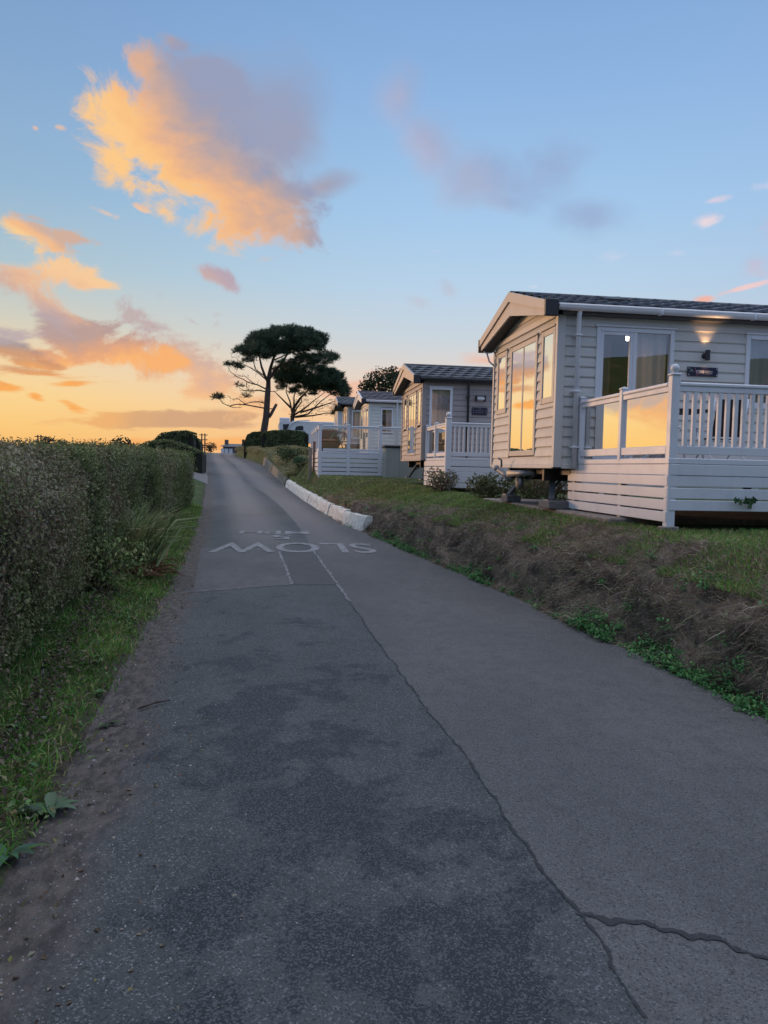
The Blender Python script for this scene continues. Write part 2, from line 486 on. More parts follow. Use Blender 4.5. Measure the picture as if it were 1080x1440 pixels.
    c = layer(c, [(175, 165, 92, 56, 40, 1.1), (255, 215, 135, 82, 34, 1.15), (335, 262, 115, 76, 30, 1.15), (402, 300, 78, 56, 12, 1.2), (205, 90, 46, 42, 30, .9), (300, 105, 70, 28, 30, .8),
                  (172, 240, 40, 32, 30, .8), (425, 328, 40, 28, 0, 1.), (245, 58, 36, 16, 25, .7), (260, 140, 80, 50, 30, .8)],
              [(255, 204, 136), (253, 194, 128), (244, 184, 134), (218, 174, 148), (184, 164, 164), (158, 158, 180), (150, 160, 190)], 1.15, -.05, .60, .97, along(222, 252, 335, 140), None, .5, .55)
    c = layer(c, [(198, 292, 20, 6, 24, 1.), (50, 180, 9, 6, 30, .9), (83, 179, 13, 6, 10, .9), (150, 300, 30, 6, 20, .5)], [(250, 200, 150), (230, 190, 165)], 1.1, .1, .7, .8, along(198, 296, 200, 286), None, .4)
    # faint mauve drift, right of it
    c = layer(c, [(560, 135, 62, 70, 20, 1.1), (606, 205, 90, 60, 45, 1.2), (680, 245, 120, 58, 12, 1.1), (775, 232, 75, 62, 10, .9), (715, 285, 54, 24, 10, 1.), (830, 298, 75, 32, 5, .9)],
              [(196, 176, 190), (172, 168, 192), (150, 166, 202)], 1.0, -.05, 1.2, .62, along(600, 260, 680, 180), n_m, .6)
    c = layer(c, [(632, 405, 24, 18, 40, .9), (590, 425, 30, 12, 10, .6)], [(196, 186, 196), (186, 190, 208)], 1., .1, 1., .5, along(630, 420, 630, 390), None, .4)
    # small bright scraps, far right
    c = layer(c, [(990, 310, 36, 16, -6, 1.1), (1003, 282, 32, 7, -12, .8)], [(246, 222, 220), (222, 208, 222)], 1.0, .05, .75, .9, along(992, 320, 992, 300), None, .4)
    c = layer(c, [(1075, 262, 28, 9, -5, .7), (860, 360, 26, 10, -10, .6), (948, 356, 24, 9, -4, .6), (615, 353, 36, 5, 2, .6), (500, 436, 14, 4, 0, .7), (752, 403, 14, 6, 0, .7)],
              [(228, 220, 230), (205, 210, 232)], 1.1, .1, .9, .6, along(900, 380, 900, 340), None, .4)
    c = layer(c, [(1062, 372, 40, 26, -10, .9), (1085, 330, 22, 20, 0, .8)], [(220, 180, 186), (196, 184, 208)], 1.1, .0, 1., .62, along(1060, 390, 1060, 350), None, .5)
    c = layer(c, [(1045, 405, 64, 6, -14, 1.), (992, 421, 28, 10, -6, 1.1)], [(248, 176, 150), (244, 204, 200)], .9, .05, .7, .85, along(985, 425, 1050, 400), None, .5)
    # sky outside the view, overhead and to the right, brightened to add fill light
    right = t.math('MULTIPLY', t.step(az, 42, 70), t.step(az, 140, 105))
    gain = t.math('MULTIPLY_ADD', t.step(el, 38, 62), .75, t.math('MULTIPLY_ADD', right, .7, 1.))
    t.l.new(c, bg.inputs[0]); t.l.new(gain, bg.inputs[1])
    w.cycles.sampling_method = 'MANUAL'; w.cycles.sample_map_resolution = 1024

def make_sun():
    l = bpy.data.lights.new("sun", 'SUN'); o = bpy.data.objects.new("sun", l); COL.objects.link(o)
    l.energy = 2.4; l.angle = R(14); l.color = (1.0, .56, .30)
    dx, dy, dz = math.sin(R(SUN_AZ))*math.cos(R(SUN_EL)), math.cos(R(SUN_AZ))*math.cos(R(SUN_EL)), math.sin(R(SUN_EL))
    o.rotation_euler = Vector((dx, dy, dz)).to_track_quat('Z', 'Y').to_euler()
    o.location = (-30, 30, 20)
# ---------------------------------------------------------------- lie of the land
_ys = np.arange(-60, 1500, .25)
def _smooth(ys, zs, w):
    v = np.interp(_ys, ys, zs); k = np.exp(-.5*(np.arange(-3*w, 3*w+1)/w)**2); k /= k.sum()
    return np.convolve(np.pad(v, 3*w, mode='edge'), k, mode='valid')
_road = _smooth([-60, 13, 17, 21, 25, 30, 39, 52, 68, 105, 118, 135, 180, 300, 600, 1500], [0, 0, .03, .1, .2, .36, .68, 1.2, 1.8, 3.1, 3.32, 3.1, 2.2, 1.2, .6, 0], 5)
_lawn = _smooth([-60, 4, 8, 15, 18.5, 24, 30, 36, 45, 56, 66, 78, 92, 105, 120, 135, 180, 300, 600, 1500],
                [.92, .93, .97, 1.0, 1.05, 1.15, 1.24, 1.6, 2.15, 2.75, 3.2, 3.6, 3.9, 3.9, 3.6, 3.1, 2.2, 1.2, .6, 0], 5)
def road_z(y): return np.interp(y, _ys, _road)
def lawn_z(y): return np.interp(y, _ys, _lawn)

def on_road(px, py):
    lo, hi = .5, 118.
    d = ray(px, py)
    f = lambda Y: (EYE + d*(Y/d.y)).z - float(road_z(Y))
    prev = lo; Y = lo
    while Y < hi:
        if f(Y) <= 0: break
        prev = Y; Y += .1
    a, b = prev, Y
    for _ in range(30):
        m = (a+b)/2
        if f(m) > 0: a = m
        else: b = m
    p = EYE + d*(b/d.y)
    return p.x, p.y

def edge(pts, ext0, ext1):
    q = sorted([on_road(*p) for p in pts], key=lambda p: p[1])
    ys = [p[1] for p in q]; xs = [p[0] for p in q]
    ys = [-60, min(0., ys[0]-2)] + ys + [ys[-1]+70, 1500]; xs = [ext0, ext0] + xs + [xs[-1]+ext1*70, xs[-1]+ext1*70]
    v = np.interp(_ys, ys, xs); k = np.exp(-.5*(np.arange(-9, 10)/3.)**2); k /= k.sum()
    return np.convolve(np.pad(v, 9, mode='edge'), k, mode='valid')
_xr = edge([(1080, 1017), (930, 935), (800, 880), (700, 830), (560, 770), (510, 748), (483, 738.5), (430, 706), (398.5, 683), (370, 654), (345, 645), (330, 641)], 3.3, -.03)
_xl = edge([(20, 1290), (80, 1140), (130, 1040), (165, 960), (200, 900), (232, 845), (255, 800), (270, 765), (283, 725), (290, 695), (291, 672), (288, 654), (286, 642)], -1.2, -.07)
def XR(y): return np.interp(y, _ys, _xr)
def XL(y): return np.interp(y, _ys, _xl)
_lx = lambda y: np.maximum(np.interp(y, [-60, 0, 20, 26, 29, 33, 45, 60, 1500], [4.3, 4.3, 3.9, 2.6, 1.62, 1.42, 1.6, 2.0, 2.0]), XR(y)+.75)   # where the level lawn begins

def bank_h(y): return np.interp(y, [-60, 3, 19, 22, 38, 50, 66, 85, 105, 125, 1500], [.72, .72, .62, .5, .45, .85, 1.1, 1.1, .6, .1, .05])

def H(x, y):
    """ground height"""
    x = np.asarray(x, float); y = np.asarray(y, float)
    zr, zl, xr, xl = road_z(y), lawn_z(y), XR(y), XL(y)
    t = x-xr
    hb = bank_h(y)
    wall = np.clip((y-18.5)/1.5, 0, 1)*np.clip((72-y)/4, 0, 1)
    foot = .12*(1-wall)+.22*wall
    rise = np.clip((t-foot)/(.42*(1-wall)+.09*wall), 0, 1)
    b = zr + hb*np.sin(rise*np.pi/2)**(.9)
    s = np.clip((x-(xr+.5))/np.maximum(_lx(y)-(xr+.5), .2), 0, 1)
    right = b + (zl-zr-hb)*(s*s*(3-2*s))
    u = xl-x
    v = np.clip(u/1.0, 0, 1)
    left = zr + .03*np.clip(u/.15, 0, 1) + .16*v*v*(3-2*v) + .03*fbm(x*1.3, y*1.3, 0, 5, 3)*v
    z = np.where(t > 0, right, np.where(u > 0, left, zr))
    return z

MAT = {}

def ground_mats():
    # old tarmac of the left-hand lane, newer tarmac on the right, both worn
    def tarmac(name, c0, c1, patches, specks):
        m, t, out = new_mat(name)
        p = t.geo('Position')
        uv = t.node('ShaderNodeUVMap', uv_map='lane').outputs[0]
        sx = t.node('ShaderNodeSeparateXYZ'); t.l.new(uv, sx.inputs[0]); u, v = sx.outputs[0], sx.outputs[1]
        big = t.noise(t.map(p, (1, .45, 1)), .8, 5, .6)
        mid = t.noise(p, 6, 5, .65)
        fine = t.noise(p, 170, 3, .75)
        agg = t.voro(p, 150, 'Color')
        sa = t.node('ShaderNodeSeparateXYZ'); t.l.new(agg, sa.inputs[0])
        c = t.mix(t.step(big, .35, .68), c0, c1)
        c = t.mix(t.math('MULTIPLY', t.step(mid, .42, .7), .45), c, tuple(k*.62 for k in c0))
        c = t.mix(t.lin(fine, .3, .72, 0, .8), c, tuple(k*.38 for k in c0))
        c = t.mix(t.math('MULTIPLY', t.step(sa.outputs[0], .80, .93), specks), c, (.23, .235, .24))
        c = t.mix(t.math('MULTIPLY', t.step(sa.outputs[1], .80, .92), .6), c, (.016, .017, .02))
        h = t.math('ADD', t.math('MULTIPLY', fine, .7), t.math('MULTIPLY', sa.outputs[0], .55))
        rough = .8
        if patches:
            # places where the fines have scoured away to coarse dark stone, near the camera and towards the left
            bias = t.math('MULTIPLY', t.step(v, 11, 3.), t.math('MULTIPLY', t.step(u, .1, .9), t.step(u, 2.5, 1.5)))
            pn = t.noise(t.map(p, (1, .9, 1), (.35, .7, 0)), 1.5, 9, .72, .2)
            q = t.math('MULTIPLY_ADD', bias, .15, pn)
            q = t.math('MULTIPLY_ADD', t.math('SUBTRACT', sa.outputs[2], .5), .05, q)
            msk = t.step(q, .595, .645)
            dk = t.mix(t.step(sa.outputs[2], .55, .85), (.022, .028, .033), (.10, .105, .11))
            c = t.mix(t.math('MULTIPLY', msk, .86), c, dk)
            h = t.math('ADD', h, t.math('MULTIPLY', msk, t.math('MULTIPLY', sa.outputs[2], .9)))
            # polished wheel track further up the hill, dusty
            tr = t.math('MULTIPLY', t.step(v, 8, 22), t.math('MULTIPLY', t.step(u, .55, 1.2), t.step(u, 2.4, 1.5)))
            c = t.mix(t.math('MULTIPLY', tr, .75), c, (.215, .200, .185))
            # mud washed along the left edge
            me = t.math('MULTIPLY_ADD', t.noise(p, 2.2, 6, .65), .9, t.math('MULTIPLY', u, -1.6))
            mud = t.step(me, -.22, .18)
            mn = t.noise(t.map(p, (1, .5, 1)), 16, 6, .7)
            mc = t.mix(t.step(mn, .35, .65), (.05, .043, .039), (.135, .115, .10))
            c = t.mix(t.math('MULTIPLY', mud, .9), c, mc)
            h = t.math('ADD', h, t.math('MULTIPLY', mud, t.math('MULTIPLY', mn, 2.2)))
        else:
            tr = t.math('MULTIPLY', t.step(v, 10, 24), t.math('MULTIPLY', t.step(u, 2.0, 2.6), t.step(u, 3.6, 3.0)))
            c = t.mix(t.math('MULTIPLY', tr, .7), c, (.205, .192, .182))
        b = principled(t, out, c, rough, t.bump(h, .85, .006), spec=.35)
        return m
    MAT['tar_old'] = tarmac('old tarmac', (.084, .095, .095), (.132, .143, .142), True, .55)
    MAT['tar_new'] = tarmac('newer tarmac', (.130, .131, .130), (.176, .174, .170), False, .35)
    MAT['tar_dark'] = tarmac('dark trench tarmac', (.105, .110, .112), (.135, .139, .141), False, .3)
    MAT['tar_pale'] = tarmac('pale patch tarmac', (.135, .136, .136), (.19, .188, .186), False, .2)
    m, t, out = new_mat('crack tar'); p = t.geo('Position')
    b = principled(t, out, t.mix(t.noise(p, 30, 3), (.010, .011, .013), (.045, .047, .05)), .8)
    tr = t.node('ShaderNodeBsdfTransparent'); mx = t.node('ShaderNodeMixShader')
    t.put(mx.inputs[0], t.step(t.noise(p, 85, 5, .75), .56, .62)); t.l.new(b.outputs[0], mx.inputs[1]); t.l.new(tr.outputs[0], mx.inputs[2]); t.l.new(mx.outputs[0], out.inputs[0])
    MAT['crack'] = m
    m, t, out = new_mat('road paint'); p = t.geo('Position')
    w = t.step(t.noise(p, 9, 6, .7), .40, .66)
    principled(t, out, t.mix(w, (.15, .152, .155), (.285, .285, .288)), .7, t.bump(t.noise(p, 120, 3), .4, .003))
    MAT['road_paint'] = m
    m, t, out = new_mat('joint sealant'); p = t.geo('Position')
    principled(t, out, t.mix(t.step(t.noise(p, 5, 5), .4, .6), (.12, .12, .125), (.235, .235, .235)), .7)
    MAT['sealant'] = m
    # turf and bare soil
    m, t, out = new_mat('turf'); p = t.geo('Position')
    a = t.noise(p, .55, 5, .6); b = t.noise(p, 5, 6, .7); f = t.noise(t.map(p, (1, 1, .4)), 55, 4, .75)
    c = t.mix(t.step(b, .38, .62), (.048, .088, .026), (.10, .16, .046))
    c = t.mix(t.math('MULTIPLY', t.step(a, .50, .66), .75), c, (.19, .165, .085))
    c = t.mix(t.lin(f, .32, .7, 0, .75), c, (.018, .026, .012))
    soil = t.attr('soil', 2)
    sn = t.noise(p, 14, 6, .7)
    sc = t.mix(t.step(sn, .35, .65), (.04, .032, .026), (.11, .09, .072))
    ms = t.step(t.math('MULTIPLY_ADD', t.math('SUBTRACT', t.noise(p, 3.2, 6, .7), .5), 1.6, soil), .3, .7)
    c = t.mix(ms, c, sc)
    principled(t, out, c, .9, t.bump(t.math('ADD', f, t.math('MULTIPLY', b, .8)), .9, .03), spec=.2)
    MAT['turf'] = m
    m, t, out = new_mat('grit'); principled(t, out, t.attr('tint'), .85); MAT['stone_grit'] = m
    m, t, out = new_mat('bank soil'); p = t.geo('Position')
    a = t.noise(p, 2.2, 6, .65); f = t.noise(t.map(p, (1, 1, .35)), 40, 5, .75)
    c = t.mix(t.step(a, .36, .64), (.105, .082, .064), (.28, .225, .172))
    c = t.mix(t.lin(f, .4, .72, 0, .8), c, (.03, .024, .02))
    principled(t, out, c, .95, t.bump(t.math('ADD', f, a), 1., .03), spec=.15)
    MAT['bank'] = m

def strip(name, rows, mats, parent=None, mi=None, uv=None):
    """rows: list of lists of points, same length: a quad sheet"""
    n = len(rows[0]); v = np.array(rows).reshape(-1, 3); m = len(rows)
    i = np.arange(m-1)[:, None]*n + np.arange(n-1)[None, :]
    f = np.stack([i, i+1, i+n+1, i+n], axis=-1).reshape(-1, 4)
    me = fast_mesh(name, v, f)
    if uv is not None:
        l = me.uv_layers.new(name='lane'); l.data.foreach_set('uv', np.asarray(uv, np.float32).reshape(-1, 2)[f.ravel()].ravel())
    o = link_mesh(name, me, mats, parent)
    if mi is not None: me.polygons.foreach_set('material_index', np.tile(mi, m-1).astype(np.int32))
    me.polygons.foreach_set('use_smooth', [True]*len(f))
    return o

YROWS = np.concatenate([np.arange(-14, 0, 1.), np.arange(0, 14, .2), np.arange(14, 40, .4), np.arange(40, 130, 1.5), np.arange(130, 320, 12), [400, 550, 800, 1200, 1480]])

SEAM_PX = [(905, 1440), (870, 1378), (815, 1290), (760, 1225), (735, 1190), (690, 1120), (640, 1050), (600, 1000), (560, 945), (520, 890), (500, 860), (472, 820), (437, 770)]

def make_ground():
    # terrain: one sheet out to the skyline
    ys = YROWS
    lo = np.array([-1500, -600, -250, -110, -50, -25, -14, -9, -6.5, -5, -4, -3.2, -2.6, -2.1, -1.7, -1.35, -1.05, -.8, -.55, -.35, -.18, -.06, 0])
    ro = np.array([0, .04, .1, .16, .24, .32, .4, .48, .56, .7, .9, 1.15, 1.4, 1.7, 2.1, 2.6, 3.2, 4, 5, 6.5, 8, 10, 14, 20, 30, 50, 90, 200, 500, 1500])
    rows = []; soil = []
    for y in ys:
        xs = np.concatenate([XL(y)+lo, XR(y)+ro])
        z = H(xs, np.full_like(xs, y))
        inner = (xs >= XL(y)-.01) & (xs <= XR(y)+.01)
        z = np.where(inner, z-.03, z)
        tt = xs-XR(y)
        inb = (tt > .02) & (tt < .95) & (y > 1.2) & (y < 25.4)
        z = np.where(inb, z-.22*np.clip((y-1.2)/.4, 0, 1)*np.clip((25.4-y)/.8, 0, 1), z)
        rows.append(np.stack([xs, np.full_like(xs, y), z], axis=1))
        u = XL(y)-xs
        s = np.where(u > 0, np.clip(1-u/.35, 0, 1)*.75 + np.clip((u-.75)/.5, 0, .5)*(u < 3), np.where((tt > 0) & (tt < .7), .55*np.clip(1-(y-20)/5, 0, 1), 0.))
        s = np.where(inner, 1, s)
        soil.append(s)
    g = strip('ground', rows, MAT['turf'])
    a = g.data.attributes.new('soil', 'FLOAT', 'POINT'); a.data.foreach_set('value', np.array(soil, np.float32).ravel())
    tag(g, kind='structure')
    # the road: left lane, seam, right lane
    seam = sorted([on_road(*p) for p in SEAM_PX], key=lambda p: p[1])
    sy = [p[1] for p in seam]; sxx = [p[0] for p in seam]
    ysr = np.concatenate([np.arange(-14, 0, .5), np.arange(0, 16, .08), np.arange(16, 40, .4), np.arange(40, 180, 1.5)])
    rows = []; uv = []
    for y in ysr:
        xl, xr = float(XL(y)), float(XR(y))
        if y < sy[0]: xs_ = sxx[0] + (y-sy[0])*(sxx[1]-sxx[0])/(sy[1]-sy[0])*.4
        elif y <= sy[-1]: xs_ = float(np.interp(y, sy, sxx))
        else: xs_ = sxx[-1] + (xl+xr-sxx[-1]*2)/2*np.clip((y-sy[-1])/25, 0, 1)
        xs_ += .012*float(fbm(y*5, 3.3, 0, 9, 3))
        wl = .03*float(fbm(y*2.2, 1.1, 0, 2, 4)); wr = .035*float(fbm(y*1.7, 8.1, 0, 4, 4))
        xs = np.concatenate([np.linspace(xl-.05+wl, xs_, 9), np.linspace(xs_, xr+.03+wr, 8)[1:]])
        z = road_z(y) + .012*np.sin(np.linspace(0, np.pi, len(xs))) + .004
        rows.append(np.stack([xs, np.full_like(xs, y), z], axis=1))
        uv.append(np.stack([xs-xl, np.full_like(xs, y)], axis=1))
    mi = np.array([0]*8 + [1]*7)
    road = strip('road', rows, [MAT['tar_old'], MAT['tar_new']], None, mi, np.array(uv))
    tag(road, kind='structure')
    rz = lambda x, y: float(road_z(y)) + .012*math.sin(math.pi*min(max((x-float(XL(y)))/(float(XR(y))-float(XL(y))), 0), 1)) + .004

    def crack(name, pts, w0, w1, mat, lift=.004, seed=1, step=.018, wob=.03):
        rows = []
        pts = [Vector((p[0], p[1])) for p in pts]
        for a, b in zip(pts, pts[1:]):
            n = max(2, int((b-a).length/step)); d = (b-a).normalized(); q = Vector((-d.y, d.x))
            for k in range(n + (b is pts[-1])):
                c = a.lerp(b, k/n)
                off = wob*float(fbm(c.x*6+seed, c.y*6, 0, seed, 6, .65)) + .35*wob*float(fbm(c.x*28, c.y*28, 2., seed+11, 3, .8)); w = w0+(w1-w0)*(.5+.5*float(fbm(c.x*19, c.y*19+seed, 0, seed+3, 4, .75))*2.2)
                w = max(w, .003)
                l, r_ = c+q*(off+w/2*(1+.9*float(fbm(c.x*40, c.y*40, 1., seed+7, 3, .8)))), c+q*(off-w/2*(1+.9*float(fbm(c.x*40, c.y*40, 5., seed+7, 3, .8))))
                rows.append([(l.x, l.y, rz(l.x, l.y)+lift), (r_.x, r_.y, rz(r_.x, r_.y)+lift)])
        return strip(name, rows, mat, road)
    sp = [(float(np.interp(y, sy, sxx)) , y) for y in np.arange(sy[0], 9.5, .25)]
    crack('seam_crack', sp, .004, .019, MAT['crack'], seed=2)
    crack('seam_crack', [(float(np.interp(y, sy, sxx)), y) for y in np.arange(9.0, sy[-1], .25)], .012, .05, MAT['sealant'], seed=4, lift=.006)
    crack('cross_crack', [on_road(*p) for p in [(812, 1288), (850, 1300), (905, 1306), (960, 1322), (1010, 1333), (1080, 1352), (1180, 1372)]], .010, .042, MAT['crack'], seed=5, wob=.05)
    a, b, c = on_road(255, 834), on_road(330, 829), on_road(411, 824)
    crack('patch_joint', [a, b, c], .015, .05, MAT['sealant'], seed=6, lift=.006)
    d = on_road(393, 777)
    crack('patch_joint', [c, d], .02, .06, MAT['sealant'], seed=8, lift=.006)
    # pale patch behind the joint, dark trench beside it
    def sheet(name, quad, mat, lift):
        (x0, y0), (x1, y1), (x2, y2), (x3, y3) = quad
        rows = []; uv = []
        for j in range(13):
            f = j/12
            l = (x0+(x3-x0)*f, y0+(y3-y0)*f); r_ = (x1+(x2-x1)*f, y1+(y2-y1)*f)
            row = []
            for i in range(9):
                g_ = i/8; X, Y = l[0]+(r_[0]-l[0])*g_, l[1]+(r_[1]-l[1])*g_
                row.append((X, Y, rz(X, Y)+lift)); uv.append((X-float(XL(Y)), Y))
            rows.append(row)
        return strip(name, rows, mat, road, None, np.array(uv))
    e = on_road(262, 772)
    sheet('tarmac_patch', ((a[0]+.15, a[1]), c, d, (e[0]+.25, e[1]+.2)), MAT['tar_pale'], .0025)
    s1, s2 = on_road(411, 824), on_road(393, 777)
    f1 = (float(np.interp(s1[1], sy, sxx)), s1[1]); f2 = (sxx[-1], s2[1])
    sheet('tarmac_trench', (s1, f1, f2, s2), MAT['tar_dark'], .0035)

    rows = []; uvs = []
    for y in np.arange(38, 62, .5):
        k = np.clip((y-38)/5, 0, 1)*np.clip((62-y)/6, 0, 1)
        xs = np.linspace(float(XL(y))-1.6*k-.02, float(XL(y))+.05, 6); rows.append(np.stack([xs, np.full(6, y), H(xs, np.full(6, y))+.012], axis=1)); uvs.append(np.stack([xs*0+3., np.full(6, y)], axis=1))
    tag(strip('lay_by', rows, MAT['tar_dark'], None, None, np.array(uvs)), kind='structure')
    # lettering painted for traffic coming down the hill, upside down from here
    def words(txt, x0, x1, y0, y1, name):
        cu = bpy.data.curves.new('t', 'FONT'); cu.body = txt; cu.size = 1; cu.offset = .012; cu.resolution_u = 4
        o = bpy.data.objects.new('t', cu); COL.objects.link(o)
        dg = bpy.context.evaluated_depsgraph_get(); me = bpy.data.meshes.new_from_object(o.evaluated_get(dg))
        bpy.data.objects.remove(o)
        co = np.array([v.co[:] for v in me.vertices])
        mn, mx = co.min(0), co.max(0)
        X = x1 - (co[:, 0]-mn[0])/(mx[0]-mn[0])*(x1-x0)
        Yv = y1 - (co[:, 1]-mn[1])/(mx[1]-mn[1])*(y1-y0)
        for v, x, y in zip(me.vertices, X, Yv): v.co = (x, y, rz(x, y)+.009)
        me.name = name
        lo_ = link_mesh(name, me, MAT['road_paint'], road)
        return lo_
    yl0 = on_road(400, 778.5)[1]; yl1 = on_road(400, 764.5)[1]
    xa, xb = on_road(297, 771)[0], on_road(521, 768)[0]
    words('SLOW', xa, xb, yl0, yl1, 'slow_lettering')
    y5a, y5b = on_road(395, 759.5)[1], on_road(395, 753.5)[1]
    words('5', on_road(383, 757)[0], on_road(410, 757)[0], y5a, y5b, 'speed_lettering')
    yma, ymb = on_road(390, 752.2)[1], on_road(390, 748)[1]
    words('MPH', on_road(337, 750)[0], on_road(434, 750)[0], yma, ymb, 'speed_lettering')
    return g

def make_bank():
    """cut face beside the road: lumpy dead turf with hollows"""
    ys = np.arange(1.0, 25.6, .055); ts = np.concatenate([[-.02], np.linspace(.03, .62, 34), np.linspace(.66, 1.15, 9)])
    Y, T = np.meshgrid(ys, ts, indexing='ij'); X = XR(Y)+T
    Z = H(X, Y)
    face = np.clip(T/.1, 0, 1)*np.clip((1.1-T)/.35, 0, 1)
    d = .20*fbm(Y*1.7, Z*2.2, T*1.5, 21, 4) + .12*fbm(Y*6, Z*7, T*6, 22, 4, .6)
    hol = np.clip(fbm(Y*2.6, Z*3.2+7, T*2, 23, 3)-.15, 0, 1)
    d = (d - .42*hol)*face
    end = np.clip((Y-1)/.6, 0, 1)*np.clip((25.4-Y)/1.2, 0, 1)
    d *= end
    X = X - d*.75; Z = Z + d*.45 - .05*(1-end)
    Z = np.where(T < 0, road_z(Y)-.02, Z)
    Z = np.where(T > 1.1, Z-.05, Z)
    o = strip('bank', np.stack([X, Y, Z], axis=-1), MAT['bank'])
    tag(o, kind='structure')
    return X, Y, Z, T, hol
# ---------------------------------------------------------------- static caravans
def build_mats():
    M = MAT
    M['white'] = mat_paint('white upvc', (.66, .675, .70), .35, .14)
    M['deckwhite'] = mat_paint('white decking plastic', (.66, .67, .695), .42, .26, 2.2)
    M['fascia'] = mat_paint('cream fascia', (.46, .40, .345), .4, .15)
    M['siding_grey'] = mat_paint('stone grey siding', (.56, .545, .50), .5, .16)
    M['siding_taupe'] = mat_paint('taupe siding', (.335, .30, .28), .5, .16)
    M['siding_cream'] = mat_paint('cream siding', (.62, .635, .57), .5, .16)
    M['trim_grey'] = mat_paint('grey corner trim', (.54, .53, .50), .45, .12)
    M['trim_taupe'] = mat_paint('taupe trim', (.33, .29, .265), .45, .12)
    M['trim_cream'] = mat_paint('cream trim', (.62, .635, .58), .45, .12)
    M['roof'] = mat_plain('slate roof', (.062, .074, .090), .42, 0, .2, 3)
    M['roof_grey'] = mat_plain('weathered roof', (.105, .112, .118), .55, 0, .35, 5)
    M['roof_plum'] = mat_plain('plum roof', (.115, .105, .115), .55, 0, .3, 6)
    M['dark'] = mat_plain('dark plastic', (.022, .024, .028), .45)
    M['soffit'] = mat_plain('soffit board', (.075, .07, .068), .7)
    M['steel'] = mat_plain('galvanised steel', (.23, .24, .25), .5, .6, .25, 30)
    M['lining'] = mat_plain('caravan lining', (.20, .17, .14), .8, 0, .1, 2)
    M['concrete'] = mat_plain('concrete', (.22, .19, .165), .9, 0, .3, 14)
    M['block'] = mat_plain('grey block', (.15, .145, .14), .9, 0, .3, 25)
    M['curtain'] = mat_curtain('voile', (.76, .78, .82))
    M['curtain_dk'] = mat_curtain('brown curtain', (.15, .13, .125))
    M['glass'] = mat_glass('window glass', base=.22, gain=1.7)
    M['glass_side'] = mat_glass('window glass side', base=.17, gain=1.2)
    M['glass_deck'] = mat_glass('balustrade glass', (.92, .95, .95), .14, 1.3)
    M['timber'] = mat_plain('weathered timber', (.25, .21, .17), .8, 0, .25, 12)
    M['sling'] = mat_plain('black sling fabric', (.014, .015, .02), .75)
    M['alu'] = mat_plain('white aluminium tube', (.62, .63, .66), .35, .3, .08)
    M['navy'] = mat_plain('navy plaque', (.012, .014, .04), .3)
    M['letter_w'] = mat_plain('white letters', (.75, .75, .78), .5)
    M['letter_p'] = mat_plain('pink line', (.55, .12, .22), .5)
    M['bulb'] = mat_emit('lamp glow', (1.0, .55, .25), 14)
    M['ceil_bulb'] = mat_emit('ceiling lamp glow', (1.0, .90, .75), 9)

class Face:
    """a flat wall: s runs along it, n stands out from it, z is height"""
    def __init__(f, o, d, n): f.o, f.d, f.n = Vector(o), Vector(d), Vector(n)
    def p(f, s, n, z):
        q = f.o + f.d*s + f.n*n
        return Vector((q.x, q.y, z))
    def box(f, mb, s0, s1, n0, n1, z0, z1, mi=0, bev=0.):
        a, b = f.p(s0, n0, z0), f.p(s1, n1, z1)
        mb.box(min(a.x, b.x), max(a.x, b.x), min(a.y, b.y), max(a.y, b.y), z0, z1, mi, bev)

def siding(mb, f, L, z0, z1, holes, bh=.15, proud=.016, s_at=None):
    """lapped boards with openings; s_at(z) gives the run at height z for a gable"""
    n = round((z1-z0)/bh); bh = (z1-z0)/n
    for k in range(n):
        a, b = z0+k*bh, z0+(k+1)*bh
        cuts = sorted((h[0], h[1]) for h in holes if h[2] < (a+b)/2 < h[3])
        la, ra = s_at(a) if s_at else (0, L); lb, rb = s_at(b) if s_at else (0, L)
        if rb-lb < .02: continue
        segs = []; cur = None
        for (c0, c1) in cuts:
            segs.append((cur, c0)); cur = c1
        segs.append((cur, None))
        for (u, v) in segs:
            u0, u1 = (la, lb) if u is None else (u, u); v0, v1 = (ra, rb) if v is None else (v, v)
            # a board with a slight belly and a rounded lower lip
            prof = [(a+.010, -.006), (a, proud*.75), (a+.012, proud), (a+bh*.55, proud*.55), (b+.010, -.006)]
            for (za, na), (zb, nb) in zip(prof, prof[1:]):
                fa, fb = (za-a)/bh, (zb-a)/bh
                mb.quad(f.p(u0+(u1-u0)*fa, na, za), f.p(v0+(v1-v0)*fa, na, za), f.p(v0+(v1-v0)*fb, nb, zb), f.p(u0+(u1-u0)*fb, nb, zb))

def holed(mb, f, s0, s1, z0, z1, holes, n=-.05, mi=0):
    S = sorted({s0, s1, *[min(max(v, s0), s1) for h in holes for v in h[:2]]})
    Z = sorted({z0, z1, *[min(max(v, z0), z1) for h in holes for v in h[2:4]]})
    for a, b in zip(S, S[1:]):
        for c, d in zip(Z, Z[1:]):
            if not any(h[0] <= (a+b)/2 <= h[1] and h[2] <= (c+d)/2 <= h[3] for h in holes):
                mb.quad(f.p(a, n, c), f.p(b, n, c), f.p(b, n, d), f.p(a, n, d), mi)

